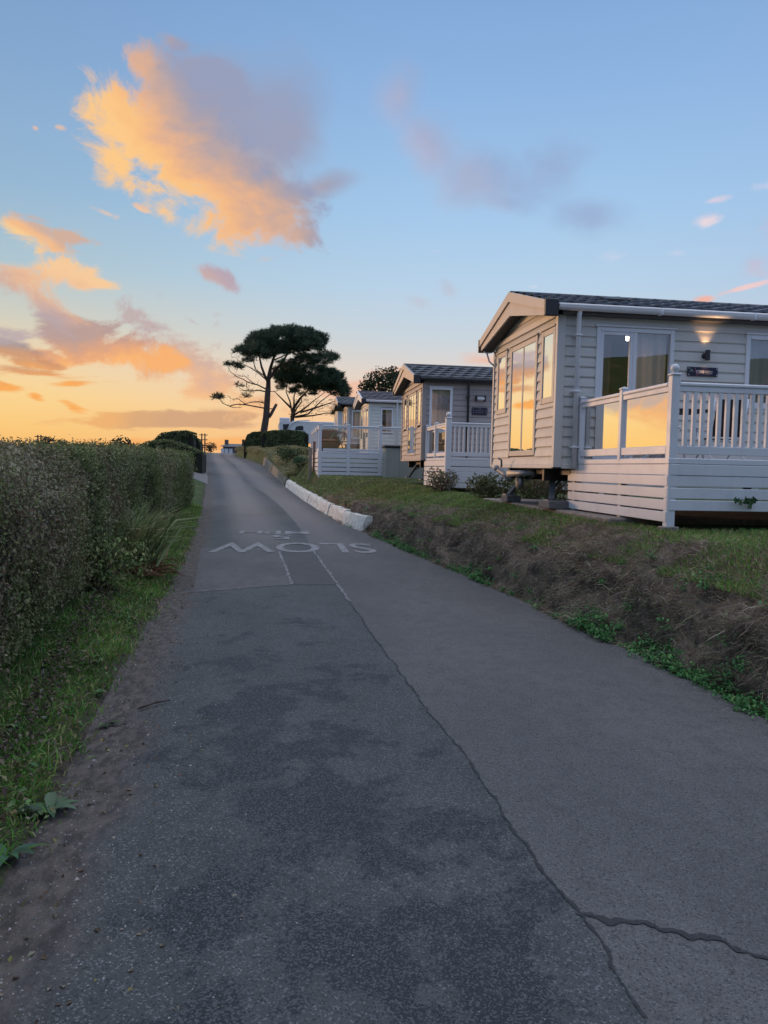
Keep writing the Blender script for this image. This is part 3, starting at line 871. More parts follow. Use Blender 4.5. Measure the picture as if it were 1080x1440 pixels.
def window(root, f, s0, s1, z0, z1, mull=(), fw=.055, name='window', glass='glass', frame='white', curtain=None, cw=None, sash=(), out=.03, pn=-.006):
    mb = MB()
    f.box(mb, s0-.02, s0+fw, -.05, out, z0-.02, z1+.02, 0, .006); f.box(mb, s1-fw, s1+.02, -.05, out, z0-.02, z1+.02, 0, .006)
    f.box(mb, s0+fw, s1-fw, -.05, out-.002, z1-fw, z1+.02, 0, .006); f.box(mb, s0+fw, s1-fw, -.05, out-.002, z0-.02, z0+fw, 0, .006)
    f.box(mb, s0-.045, s1+.045, .0, out+.022, z1+.0201, z1+.045, 0, .004)
    xs = [s0+fw]
    for m in mull:
        f.box(mb, m-.03, m+.03, -.045, out-.006, z0+fw, z1-fw, 0, .006); xs += [m-.03, m+.03]
    xs.append(s1-fw)
    w = mb.build(name, MAT[frame], root)
    for i in range(0, len(xs), 2):
        a, b = xs[i], xs[i+1]
        if i//2 in sash:
            sb = MB(); q = .05
            f.box(sb, a, a+q, -.03, out-.01, z0+fw, z1-fw, 0, .005); f.box(sb, b-q, b, -.03, out-.01, z0+fw, z1-fw, 0, .005)
            f.box(sb, a+q, b-q, -.03, out-.012, z1-fw-q, z1-fw, 0, .005); f.box(sb, a+q, b-q, -.03, out-.012, z0+fw, z0+fw+q, 0, .005)
            sb.build('sash', MAT[frame], w); a, b = a+q, b-q
        g = MB(); f.box(g, a-.004, b+.004, -.012, -.004, z0+fw-.004, z1-fw+.004)
        # one leaf of glass, so keep only a single sheet
        g = MB(); g.quad(f.p(a-.004, pn, z0+fw-.004), f.p(b+.004, pn, z0+fw-.004), f.p(b+.004, pn, z1-fw+.004), f.p(a-.004, pn, z1-fw+.004))
        g.build('pane', MAT[glass], w, fix=False)
    for (c0, c1, mat) in (curtain or ()):
        rows = []; ss = np.arange(c0, c1, .012); rnd = random.random()*9
        for z in np.linspace(z0+.01, z1-.03, 7):
            k = (z1-z)/(z1-z0)
            rows.append([tuple(f.p(s + .02*k*math.sin(s*9+rnd), -.12 + .022*math.sin(s*52+rnd)*(.5+.5*k) + .014*math.sin(s*23+k*2+rnd), z)) for s in ss])
        v = np.array(rows).reshape(-1, 3) - np.array(world_loc(w)); n = len(ss); m = len(rows)
        i = np.arange(m-1)[:, None]*n+np.arange(n-1)[None, :]
        me = fast_mesh('curtain', v, np.stack([i, i+1, i+n+1, i+n], axis=-1).reshape(-1, 4))
        link_mesh('curtain', me, MAT[mat], w, True)
    return w

def tile_roof(root, x0, x1, ye, yr, ze, zr, mat, tile=.33, scallop=0., name='roof', rib=.014):
    """one slope of pressed tile sheet from eave (ye,ze) to ridge (yr,zr)"""
    L = math.hypot(yr-ye, zr-ze); n = max(3, round(L/.36)); c = L/n
    dy, dz = (yr-ye)/L, (zr-ze)/L; ny, nz = -dz*np.sign(yr-ye), abs(dy)
    xs = np.arange(x0, x1+.001, tile/8); rows = []
    for k in range(n):
        ph = (tile/2 if (scallop and k % 2) else 0)
        wave = np.cos((xs-x0+ph)/tile*2*np.pi)
        for fr, lift in ((0., .004), (0.001, .048), (.35, .034), (1., .006)):
            v = c*(k+fr) - (scallop*(.5-.5*wave)*(1-fr) if fr < .9 else 0)
            h = lift + rib*(wave*.5+.5)**(1 if scallop else 3)*(1-.4*fr)
            v = np.clip(v, -.03, L)
            rows.append(np.stack([xs, ye+dy*v+ny*h, ze+dz*v+nz*h], axis=1))
    v = np.concatenate(rows) - np.array(world_loc(root)); nn = len(xs); m = len(rows)
    i = np.arange(m-1)[:, None]*nn+np.arange(nn-1)[None, :]
    me = fast_mesh(name, v, np.stack([i, i+1, i+nn+1, i+nn], axis=-1).reshape(-1, 4))
    return link_mesh(name, me, mat, root)

def caravan(X0, Y0, W, L, zb, zt, zridge, label, wall, trim, roof, gutter, side, gable, zg, over=.28, scallop=0., detail=True, pipe=None, frieze=True, hitch=False, facia='fascia'):
    Y1 = Y0+W; Yc = (Y0+Y1)/2
    root = tag(empty('static_caravan', (X0, Yc, zg)), label, 'static caravan', 'static caravans in a row up the hill')
    fs = Face((X0, Y0, 0), (1, 0, 0), (0, -1, 0)); fg = Face((X0, Y0, 0), (0, 1, 0), (-1, 0, 0))
    hs = [(a['s'][0]-.0, a['s'][1]+.0, a['z'][0], a['z'][1]) for a in side]; hg = [(a['s'][0], a['s'][1], a['z'][0], a['z'][1]) for a in gable]
    eo = .13                                    # eave overhang
    slope = (zridge-zt-.13)/(W/2+eo)
    ze = zt+.13
    mb = MB()
    siding(mb, fs, L, zb, zt, hs)
    zg_top = zridge-.10
    def s_at(z):
        q = 0 if z <= zt else (z-zt)/slope*.98
        return (min(q, W/2), max(W-q, W/2))
    siding(mb, fg, W, zb, zt+.0, hg)
    siding(mb, fg, W, zt, zg_top-.02, [], .15, .014, s_at)
    # far side and rear are plain, then the lining inside
    mb.quad((X0, Y1, zb), (X0+L, Y1, zb), (X0+L, Y1, zt), (X0, Y1, zt))
    mb.add([(X0+L, Y0, zb), (X0+L, Y1, zb), (X0+L, Y1, zt), (X0+L, Yc, zg_top), (X0+L, Y0, zt)], [(0, 1, 2, 3, 4)])
    w = mb.build('wall', MAT[wall], root, fix=False)
    lb = MB()
    holed(lb, fs, .05, L-.05, zb+.02, zt-.01, hs, -.045); holed(lb, fg, .05, W-.05, zb+.02, zt-.01, hg, -.045)
    lb.quad((X0+.05, Y0+.05, zb+.03), (X0+L-.05, Y0+.05, zb+.03), (X0+L-.05, Y1-.05, zb+.03), (X0+.05, Y1-.05, zb+.03))
    lb.quad((X0+.05, Y0+.05, zt-.02), (X0+L-.05, Y0+.05, zt-.02), (X0+L-.05, Y1-.05, zt-.02), (X0+.05, Y1-.05, zt-.02))
    lb.quad((X0+.05, Y1-.05, zb), (X0+L-.05, Y1-.05, zb), (X0+L-.05, Y1-.05, zt), (X0+.05, Y1-.05, zt))
    for xw in (X0+5.2, X0+L-.06): lb.quad((xw, Y0+.05, zb), (xw, Y1-.05, zb), (xw, Y1-.05, zt), (xw, Y0+.05, zt))
    lb.build('lining', MAT['lining'], w, fix=False)
    # corner trims, base rail, frieze board
    tb = MB()
    tb.box(X0-.032, X0+.09, Y0-.032, Y0-.0225, zb-.01, zt, 0); tb.box(X0-.032, X0-.0225, Y0-.0225, Y0+.05, zb-.01, zt, 0)
    tb.box(X0-.032, X0-.0225, Y1-.05, Y1+.02, zb-.01, zt, 0)
    fg.box(tb, .055, W-.055, .0, .028, zb-.03, zb+.035, 0, .006)
    fs.box(tb, .095, L, .0, .028, zb-.03, zb+.035, 0, .006)
    if frieze: fg.box(tb, .03, W-.03, .0, .036, zt-.015, zt+.075, 0, .004)
    tb.build('corner_trim', MAT[trim], root)
    for spec in side + gable:
        f = fs if spec in side else fg
        window(root, f, *spec['s'], *spec['z'], mull=spec.get('mull', ()), name=spec.get('name', 'window'), glass='glass_side' if spec in side else 'glass',
               frame=spec.get('frame', 'white'), curtain=spec.get('curtain'), sash=spec.get('sash', ()), fw=spec.get('fw', .05), **({} if spec in side else dict(out=.026, pn=.014)))
    # roof slopes, ridge, soffit and the wide fascia of the front canopy
    xr0, xr1 = X0-over, X0+L+.12
    r1 = tile_roof(root, xr0+.03, xr1, Y0-eo, Yc, ze, zridge, MAT[roof], .33, scallop, rib=.014 if scallop else .030)
    tile_roof(root, xr0+.03, xr1, Y1+eo, Yc, ze, zridge, MAT[roof], .33, scallop, rib=.014 if scallop else .030)
    rb = MB(); rb.tube([(xr0, Yc, zridge+.012), (xr1, Yc, zridge+.012)], .05, 8); rb.build('ridge_cap', MAT[roof], r1, True)
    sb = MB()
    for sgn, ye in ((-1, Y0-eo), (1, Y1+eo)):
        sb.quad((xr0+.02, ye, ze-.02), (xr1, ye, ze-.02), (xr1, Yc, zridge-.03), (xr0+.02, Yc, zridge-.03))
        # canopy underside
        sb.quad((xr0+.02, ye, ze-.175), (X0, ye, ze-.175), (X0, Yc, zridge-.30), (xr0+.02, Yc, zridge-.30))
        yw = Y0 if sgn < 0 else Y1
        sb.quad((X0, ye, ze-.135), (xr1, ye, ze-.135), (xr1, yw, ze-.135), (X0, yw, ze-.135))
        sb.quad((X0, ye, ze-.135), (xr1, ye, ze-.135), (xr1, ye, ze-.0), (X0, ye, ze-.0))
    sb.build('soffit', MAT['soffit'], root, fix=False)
    fb = MB(); fb2 = MB()
    for ye in (Y0-eo, Y1+eo):
        fb2.prism([(xr0, ye, ze-.17), (xr0, Yc, zridge-.345), (xr0, Yc, zridge-.12), (xr0, ye, ze-.085)], (.03, 0, 0))
        fb.prism([(xr0-.028, ye, ze-.082), (xr0-.028, Yc, zridge-.117), (xr0-.028, Yc, zridge+.04), (xr0-.028, ye, ze+.045)], (.06, 0, 0))
    fa = fb.build('fascia', MAT[facia], root)
    fb2.build('lower_board', MAT[facia], fa)
    for ya, yb in ((Y0-eo-.075, Y0-eo-.001), (Y1+eo+.001, Y1+eo+.075)):
        eb = MB(); eb.box(xr0-.035, xr0+.16, ya, yb, ze-.185, ze+.055, 0, .01); eb.build('eave_cap', MAT['dark'], fa)
    # gutter and downpipe
    gb = MB(); yg = Y0-eo-.045; zgut = ze-.045
    gb.tube([(xr0+.17, yg, zgut), (xr1, yg, zgut)], .052, 10)
    gb.box(xr0+.17, xr1, yg-.052, yg+.04, zgut+.0, zgut+.035, 0, .008)
    for k in range(1, 6): gb.box(X0+k*1.45-.02, X0+k*1.45+.02, yg-.062, yg+.05, zgut-.06, zgut+.04, 0, .008)
    gu = gb.build('gutter', MAT[gutter], root, True)
    if pipe:
        px, pz = pipe; pb = MB()
        pb.tube([(px, yg+.02, zgut-.03), (px, yg+.05, zgut-.12), (px, yg+.05, pz)], .036, 10)
        for z in np.arange(pz+.3, zgut-.3, .8): pb.box(px-.05, px+.05, yg+.0, Y0-.02, z-.012, z+.012, 0, .004)
        pb.build('downpipe', MAT[gutter], gu, True)
    # chassis: beams, legs, axle
    cb = MB()
    for y in (Y0+.75, Y1-.75): cb.box(X0+.1, X0+L-.1, y-.04, y+.04, zb-.22, zb-.03)
    for k in range(8): cb.box(X0+.3+k*1.2, X0+.36+k*1.2, Y0+.15, Y1-.15, zb-.12, zb-.032)
    cb.box(X0-.02, X0+L, Y0+.02, Y1-.02, zb-.03, zb-.005)
    ch = cb.build('chassis', MAT['dark'], root)
    for y in (Y0+.45, Y1-.45):
        ab = MB(); ab.tube([(X0+L*.55, y-.1, zb-.40), (X0+L*.55, y+.1, zb-.40)], .33, 18); ab.build('wheel', MAT['dark'], ch)
    if detail:
        for (xa, ya, xb, yb) in ((X0+.35, Y0+1.0, X0+.12, Y0+.40), (X0+.35, Y1-1.0, X0+.12, Y1-.72), (X0+3.2, Y0+.5, X0+3.5, Y0+.4), (X0+3.2, Y1-.5, X0+3.5, Y1-.4)):
            kb = MB(); gz = float(H(xb, yb))+.11
            top, bot = Vector((xa, ya, zb-.1)), Vector((xb, yb, gz+.08))
            kb.bar(top, bot, .09, .05); kb.box(xb-.09, xb+.09, yb-.09, yb+.09, gz+.06, gz+.085)
            kb.bar(top+Vector((.25, 0, 0)), top.lerp(bot, .6), .03, .03)
            kb.build('jack_leg', MAT['steel'], root)
    if hitch:
        hb = MB()
        hb.bar((X0+.15, Yc-.35, zb-.1), (X0-.12, Yc+.25, zb-.13), .06, .10); hb.bar((X0+.15, Yc+.35, zb-.1), (X0-.12, Yc+.25, zb-.13), .06, .10)
        hb.tube([(X0-.20, Yc+.55, zb-.06), (X0-.06, Yc+.2, zb-.22)], [.045, .045], 10); hb.ball((X0-.22, Yc+.58, zb-.04), .055, 10); hb.tube([(X0+.02, Yc+.13, zb-.26), (X0+.08, Yc+.13, zb-.26)], .13, 14)
        hb.tube([(X0-.16, Yc+.5, zb-.02), (X0-.16, Yc+.5, zb+.10), (X0-.22, Yc+.5, zb+.14)], .018, 6)
        hb.build('tow_hitch', MAT['steel'], root, True)
    return root, fs, fg

# ---------------------------------------------------------------- verandas
def post(root, x, y, z0, z1, w=.1, cap='flat', mat='deckwhite'):
    mb = MB(); mb.box(x-w/2, x+w/2, y-w/2, y+w/2, z0, z1, 0, .008)
    o = mb.build('post', MAT[mat], root)
    cb = MB()
    cb.box(x-w*.6, x+w*.6, y-w*.6, y+w*.6, z1+.0005, z1+.022, 0, .006)
    if cap == 'ball':
        cb.tube([(x, y, z1+.02), (x, y, z1+.035)], [w*.42, w*.3], 12); cb.ball((x, y, z1+.035+w*.48), w*.5, 16)
    else:
        c = Vector((x, y, z1+.042)); q = w*.56
        cb.add([(x-q, y-q, z1+.022), (x+q, y-q, z1+.022), (x+q, y+q, z1+.022), (x-q, y+q, z1+.022), c], [(0, 1, 4), (1, 2, 4), (2, 3, 4), (3, 0, 4)])
    cb.build('finial' if cap == 'ball' else 'cap', MAT[mat], o, cap == 'ball')
    return o

def rail_run(root, a, b, z0, z1, glass=True, pitch=.1, bw=.045, w=.07, mat='deckwhite', skip=.0):
    """handrail and bottom rail between two posts, filled with glass or balusters (axis aligned)"""
    (x0, y0), (x1, y1) = a, b
    ax = abs(x1-x0) > abs(y1-y0)
    lo, hi = (min(x0, x1), max(x0, x1)) if ax else (min(y0, y1), max(y0, y1))
    c = y0 if ax else x0
    def bx(mb, s0, s1, hw, za, zb, bev=.006):
        if ax: mb.box(s0, s1, c-hw, c+hw, za, zb, 0, bev)
        else: mb.box(c-hw, c+hw, s0, s1, za, zb, 0, bev)
    mb = MB(); bx(mb, lo, hi, w/2, z1-.045, z1, .012); bx(mb, lo, hi, w*.36, z1-.105, z1-.0455)
    mb.build('handrail', MAT[mat], root)
    mb = MB(); bx(mb, lo, hi, w*.36, z0, z0+.095); mb.build('bottom_rail', MAT[mat], root)
    if glass:
        g = MB(); p = lambda s, z: (s, c, z) if ax else (c, s, z)
        g.quad(p(lo, z0+.09), p(hi, z0+.09), p(hi, z1-.1), p(lo, z1-.1))
        g.build('glass_panel', MAT['glass_deck'], root, fix=False)
    else:
        n = max(1, round((hi-lo)/pitch)-1)
        for k in range(n):
            s = lo+(k+1)*(hi-lo)/(n+1); mb = MB(); bx(mb, s-bw/2, s+bw/2, bw/2, z0+.0945, z1-.1045, .005)
            mb.build('baluster', MAT[mat], root)

def skirt(root, a, b, boards, mat='deckwhite', t=.022, posts=(), zg=None, name='skirting'):
    (x0, y0), (x1, y1) = a, b
    ax = abs(x1-x0) > abs(y1-y0); lo, hi = (min(x0, x1), max(x0, x1)) if ax else (min(y0, y1), max(y0, y1))
    c = y0 if ax else x0; sgn = -1
    mb = MB()
    for k, (za, zb) in enumerate(boards):
        o = .003*math.sin(k*2.3+lo)
        if ax: mb.box(lo, hi, c-t+o, c+o, za, zb, 0, .005)
        else: mb.box(c-t+o, c+o, lo, hi, za, zb, 0, .005)
    o = mb.build(name, MAT[mat], root)
    for s in posts:
        pb = MB(); z1 = boards[0][1]-.02
        if ax: pb.box(s-.045, s+.045, c+.006, c+.09, zg, z1)
        else: pb.box(c+.006, c+.09, s-.045, s+.045, zg, z1)
        pb.build('support_post', MAT[mat], root)
    return o

def deck_floor(root, x0, x1, y0, y1, z, mat='deckwhite'):
    mb = MB(); n = round((y1-y0)/.145)
    for k in range(n):
        mb.box(x0, x1, y0+k*(y1-y0)/n, y0+(k+1)*(y1-y0)/n-.006, z-.03, z, 0, .003)
    mb.build('floor', MAT['deckfloor'], root)
    mb = MB()
    mb.box(x0-.035, x0-.001, y0-.035, y1, z-.055, z+.012, 0, .008); mb.box(x0-.0005, x1, y0-.035, y0-.001, z-.055, z+.012, 0, .008)
    mb.build('edge_trim', MAT[mat], root)
    mb = MB()
    for k in range(int((x1-x0)/.6)+1): mb.box(x0+.06+k*.6, x0+.10+k*.6, y0+.05, y1-.05, z-.18, z-.032)
    mb.build('joists', MAT['dark'], root)

def make_scene():
    build_mats()
    MAT['deckfloor'] = mat_paint('grey deck boards', (.40, .40, .41), .5, .25, 3)
    # ------------------------------------------------ nearest caravan
    X0, Y0, W, L, zb, zt = 4.00, 10.76, 3.28, 10.4, 1.68, 3.86
    side = [dict(s=(.585, 1.75), z=(1.79, 3.70), mull=(1.16,), name='patio_door', sash=(0,), fw=.045, curtain=[(.64, .86, 'curtain_dk'), (1.18, 1.73, 'curtain')]),
            dict(s=(2.93, 4.25), z=(2.63, 3.69), mull=(3.59,), curtain=[(2.96, 3.45, 'curtain'), (3.7, 4.2, 'curtain')]),
            dict(s=(5.4, 6.0), z=(2.75, 3.65), curtain=[(5.42, 5.98, 'curtain')]), dict(s=(7.2, 8.3), z=(2.6, 3.65), curtain=[(7.22, 8.28, 'curtain')])]
    gable = [dict(s=(.10, .645), z=(2.64, 3.70), frame='siding_grey_frame', fw=.07), dict(s=(.875, 2.23), z=(1.87, 3.70), mull=(1.55,), frame='siding_grey_frame', name='window', fw=.07),
             dict(s=(2.47, 3.04), z=(2.64, 3.70), frame='siding_grey_frame', fw=.07)]
    MAT['siding_grey_frame'] = mat_paint('stone window frame', (.45, .42, .38), .4, .1)
    MAT['taupe_frame'] = mat_paint('pale taupe window frame', (.44, .40, .37), .4, .1)
    c1, fs, fg = caravan(X0, Y0, W, L, zb, zt, 4.49, 'nearest stone grey static caravan with orange sky mirrored in its tall end windows', 'siding_grey', 'trim_grey', 'roof', 'white', side, gable, 1.02,
                         pipe=(4.245, 1.66), hitch=True, over=.25)
    # inside: a ceiling lamp seen through the patio door
    lb = MB(); lc = at(883, 479, Y=11.8); lb.tube([(lc.x, 11.8, 3.83), (lc.x, 11.8, lc.z-.0)], [.04, .03], 16); lo = lb.build('ceiling_lamp', MAT['ceil_bulb'], c1)
    # roof vent, aerial bracket
    vb = MB(); sl = (4.49-3.99)/(W/2+.13); yv = Y0+.42; zv = 3.99+(yv-Y0+.13)*sl
    vb.prism([(4.85, yv-.14, zv-.05), (5.15, yv-.14, zv-.05), (5.15, yv-.14, zv+.07), (4.85, yv-.14, zv+.05)], (0, .3, .09)); vb.box(4.81, 5.19, yv-.19, yv-.141, zv-.03, zv+.05, 0, .01)
    vb.build('roof_vent', MAT['dark'], c1)
    ab = MB(); ya = Y0+W
    ab.tube([(X0-.02, ya-.05, 3.53), (X0-.12, ya-.02, 3.62), (X0-.16, ya+.02, 3.78), (X0-.22, ya+.02, 3.80)], .018, 6); ab.tube([(X0-.16, ya+.02, 3.78), (X0-.05, ya+.05, 3.80)], .014, 6)
    ab.build('aerial_bracket', MAT['white'], c1, True)
    # wall lamp shining up and down
    xl, zl = at(990, 501, Y=Y0).x, at(990, 501, Y=Y0).z
    lm = tag(empty('wall_lamp', (xl, Y0-.02, zl)), 'small black lit up and down lamp on the grey caravan wall', 'wall lamp')
    mb = MB(); mb.tube([(xl, Y0-.10, zl-.075), (xl, Y0-.10, zl+.075)], .036, 16, cap=False); mb.tube([(xl, Y0-.10, zl-.02), (xl, Y0-.10, zl+.02)], .034, 12)
    mb.build('lamp_tube', MAT['dark'], lm, True, fix=False)
    mb = MB(); mb.tube([(xl, Y0-.012, zl), (xl, Y0-.03, zl), (xl, Y0-.07, zl)], [.045, .04, .02], 14); mb.build('back_plate', MAT['dark'], lm)
    for sg in (1, -1):
        mb = MB(); mb.tube([(xl, Y0-.10, zl+sg*.028), (xl, Y0-.10, zl+sg*.034)], .026, 12); mb.build('bulb', MAT['bulb'], lm)
        sp = bpy.data.lights.new('lamp_beam', 'SPOT'); so = bpy.data.objects.new('lamp_beam', sp); COL.objects.link(so); so.parent = lm
        sp.energy = 14. if sg > 0 else 7.; sp.color = (1, .55, .26); sp.spot_size = R(72); sp.spot_blend = .8; sp.shadow_soft_size = .012
        so.location = Vector((xl, Y0-.10, zl+sg*.045)) - lm.location
        so.rotation_euler = (R(180) if sg > 0 else 0, 0, 0)
    # name plaque
    a, b = at(967, 515.5, Y=Y0-.03), at(1009, 530, Y=Y0-.03)
    sgn = tag(empty('name_sign', ((a.x+b.x)/2, Y0-.02, (a.z+b.z)/2)), 'dark plaque lettered in white under the lit lamp of the nearest caravan', 'sign')
    x0, x1, z0, z1 = a.x, b.x, b.z, a.z
    mb = MB(); mb.box(x0, x1, Y0-.034, Y0-.018, z0, z1, 0, .004); pl = mb.build('plaque', MAT['navy'], sgn)
    for x in (x0+.02, x1-.02):
        for z in (z0+.02, z1-.02): mb = MB(); mb.tube([(x, Y0-.034, z), (x, Y0-.040, z)], .008, 10); mb.build('screw', MAT['alu'], pl)
    mb = MB(); mb.bar((x0+.115, Y0-.0355, z1-.004), (x0+.155, Y0-.0355, z0+.004), .004, .003, up=(0, 1, 0)); mb.build('stripe', MAT['letter_p'], pl)
    def wall_text(txt, xa, za, size, width, mat, par, y):
        cu = bpy.data.curves.new('t', 'FONT'); cu.body = txt; cu.size = size
        o = bpy.data.objects.new('t', cu); COL.objects.link(o)
        me = bpy.data.meshes.new_from_object(o.evaluated_get(bpy.context.evaluated_depsgraph_get())); bpy.data.objects.remove(o)
        co = np.array([v.co[:] for v in me.vertices]); w0, w1 = co[:, 0].min(), co[:, 0].max(); off = world_loc(par)
        for v in me.vertices:
            q = Vector((xa+(v.co.x-w0)/(w1-w0)*width, y, za+v.co.y)); v.co = q-off
        me.name = 'lettering'
        return link_mesh('lettering', me, mat, par)
    wall_text('STONE', x0+.135, (z0+z1)/2-.024, .062, .125, MAT['letter_w'], pl, Y0-.0365)
    wall_text('WOOD', x0+.268, (z0+z1)/2-.024, .060, .125, MAT['alu'], pl, Y0-.0365)
    mb = MB(); mb.tube([(x0+.06, Y0-.0352, z1-.05), (x0+.06, Y0-.0372, z1-.05)], .018, 12)
    mb.build('emblem', MAT['steel'], pl)
    mb = MB(); mb.box(x0+.02, x0+.10, Y0-.037, Y0-.0352, z0+.062, z0+.068); mb.build('small_print', MAT['steel'], pl); mb = MB(); mb.box(x0+.27, x0+.37, Y0-.037, Y0-.0352, z0+.022, z0+.026); mb.build('small_print', MAT['steel'], pl)

    # ------------------------------------------------ nearest veranda
    xd, yd, zd = 4.34, 8.06, 1.772
    dk = tag(empty('veranda', (xd, yd, .97)), 'white slatted veranda with glass side panels before the nearest caravan', 'veranda', 'white verandas of the static caravans')
    deck_floor(dk, xd, 14.2, yd, Y0-.05, zd)
    zt_ = 2.626
    post(dk, xd+.02, yd+.02, .92, zt_+.07, .098, 'ball')
    post(dk, xd+.0, 9.30, zd-.01, zt_+.03, .08); post(dk, xd+.0, Y0-.12, zd-.01, zt_+.03, .08)
    rail_run(dk, (xd, yd+.069), (xd, 9.26), zd+.055, zt_); rail_run(dk, (xd, 9.34), (xd, Y0-.17), zd+.055, zt_)
    xs = [xd+.02, 6.45, 8.2, 10.0, 11.8, 13.9]
    for i, (p, q) in enumerate(zip(xs, xs[1:])):
        if i: post(dk, p, yd+.02, .95, zt_+.03, .10)
        rail_run(dk, (p+(.049 if i == 0 else .05), yd+.02), (q-.05, yd+.02), zd+.055, zt_, False, .1)
    bl = [(zd-.180, zd-.057), (zd-.303, zd-.184), (zd-.440, zd-.322), (zd-.574, zd-.456), (zd-.706, zd-.590)]
    skirt(dk, (xd-.012, yd-.015), (xd-.012, 11.0), bl, posts=(yd+1.25, 10.85), zg=.98)
    skirt(dk, (xd-.006, yd-.012), (14.2, yd-.012), bl[:4], posts=(6.45, 8.2, 10.0), zg=.95, name='skirting')
    # furniture on it
    def chair(loc, rz, label):
        r_ = tag(empty('folding_chair', loc, rz), label, 'chair', 'folding chairs on the nearest veranda')
        mb = MB(); mb.box(-.22, .22, -.21, .21, .405, .425, 0, .008); mb.build('seat', MAT['sling'], r_, local=True)
        mb = MB()
        vs = []
        n = 9
        for j in range(n+1):
            k = j/n; z = .44+.64*k; y = .22+.16*k+.02*math.sin(k*3.1); w = .215*(1 if k < .85 else (1-(k-.85)*1.3))
            vs += [(-w, y, z), (w, y, z), (w, y+.018, z-.003), (-w, y+.018, z-.003)]
        fs_ = [(4*j+i, 4*j+(i+1) % 4, 4*j+4+(i+1) % 4, 4*j+4+i) for j in range(n) for i in range(4)] + [(0, 1, 2, 3), (4*n+3, 4*n+2, 4*n+1, 4*n)]
        mb.add(vs, fs_); mb.build('backrest', MAT['sling'], r_, local=True)
        mb = MB()
        for s in (-.245, .245):
            mb.tube([(s, .43, 0), (s, -.20, .42), (s, -.24, .60)], .013, 7); mb.tube([(s, -.30, 0), (s, .22, .43), (s, .40, 1.09)], .013, 7)
        for y, z in ((-.21, .41), (.215, .415), (-.28, .03), (.41, .03)): mb.tube([(-.245, y, z), (.245, y, z)], .011, 7)
        mb.build('frame', MAT['alu'], r_, True, local=True)
        for s in (-.25, .25):
            mb = MB(); mb.box(s-.024, s+.024, -.26, .29, .60, .622, 0, .008); mb.build('armrest', MAT['alu'], r_, local=True)
        r_.scale = (.84, .84, .72)
        return r_
    zf = zd+.002
    ch1 = chair((5.66, 9.30, zf), R(172), 'black folding chair with white arms, back turned, behind the veranda balusters')
    ch2 = tag(ch1.copy(), 'black folding chair side-on at the small table behind the veranda balusters'); COL.objects.link(ch2)
    for c in list(ch1.children):
        d = c.copy(); COL.objects.link(d); d.parent = ch2
    ch2.location = (4.92, 9.55, zf); ch2.rotation_euler = (0, 0, R(97))
    tb = tag(empty('patio_table', (5.34, 9.85, zf)), 'small dark-topped patio table between two folding chairs on the veranda', 'table')
    mb = MB(); mb.box(-.36, .36, -.3, .3, .66, .70, 0, .01); mb.build('tabletop', MAT['sling'], tb, local=True)
    for sx in (-.3, .3):
        for sy in (-.24, .24):
            mb = MB(); mb.tube([(sx, sy, 0), (sx*.9, sy*.9, .665)], .013, 7); mb.build('leg', MAT['alu'], tb, True, local=True)

    # concrete base and blocks under the front of it
    mb = MB(); mb.box(4.10, 14.4, 9.05, 15.0, .80, 1.045, 0, .02); o = mb.build('concrete_base', MAT['concrete']); tag(o, kind='structure')
    for nm, (x, y, sx, sy, h, lab) in {'a': (4.16, 13.32, .26, .36, .12, 'concrete block under the farther front leg of the nearest caravan'),
                                       'b': (4.18, 11.16, .36, .48, .12, 'long grey block under the nearer front leg of the nearest caravan')}.items():
        mb = MB(); mb.box(x-sx/2, x+sx/2, y-sy/2, y+sy/2, 1.046, 1.046+h, 0, .012); o = mb.build('concrete_block', MAT['block']); tag(o, lab, 'block', 'blocks under the nearest caravan')
    for (x, y, lab) in ((4.30, 9.45, 'loose brick at the foot of the veranda side slats'), (4.36, 8.08, 'flat brick pad under the corner post of the veranda')):
        mb = MB(); zz = float(H(x, y)); mb.box(x-.10, x+.10, y-.06, y+.06, zz-.03, zz+.05, 0, .01); o = mb.build('brick', MAT['concrete']); tag(o, lab, 'brick', 'bricks by the nearest veranda')

    # ------------------------------------------------ second caravan
    X0, Y0, W, zb, zt = 4.02, 21.3, 3.5, 1.86, 4.02
    side = [dict(s=(.20, .82), z=(2.02, 3.88), name='window', curtain=[(.23, .79, 'curtain')]), dict(s=(3.2, 4.2), z=(2.8, 3.8), curtain=[(3.22, 4.18, 'curtain')])]
    gable = [dict(s=(.22, .72), z=(2.86, 3.84), frame='taupe_frame'), dict(s=(.98, 2.30), z=(2.02, 3.84), mull=(1.42, 1.86), frame='taupe_frame', name='patio_door'), dict(s=(2.62, 3.12), z=(2.86, 3.84), frame='taupe_frame')]
    c2, fs, fg = caravan(X0, Y0, W, 10.4, zb, zt, 4.70, 'taupe static caravan with a scalloped tile roof, second in the row', 'siding_taupe', 'trim_taupe', 'roof_grey', 'dark', side, gable, 1.1, scallop=.10,
                         pipe=(at(657, 560, Y=Y0).x, 1.75), over=.28)
    p = at(675, 561, Y=Y0)
    lm = tag(empty('wall_lamp', (p.x, Y0-.02, p.z)), 'unlit twin wall lamp above the plaque of the taupe caravan', 'wall lamp')
    mb = MB()
    for s in (-.13, .13): mb.box(p.x+s-.02, p.x+s+.02, Y0-.12, Y0-.02, p.z-.08, p.z+.08, 0, .01)
    mb.build('bracket', MAT['dark'], lm)
    mb = MB(); mb.tube([(p.x-.11, Y0-.07, p.z), (p.x+.11, Y0-.07, p.z)], .045, 12); mb.build('lamp_glass', MAT['white'], lm, True)
    p = at(674, 578.5, Y=Y0)
    sg = tag(empty('name_sign', (p.x, Y0-.02, p.z)), 'dark plaque with clipped corners on the taupe second caravan', 'sign')
    mb = MB(); w_, h_ = .235, .105
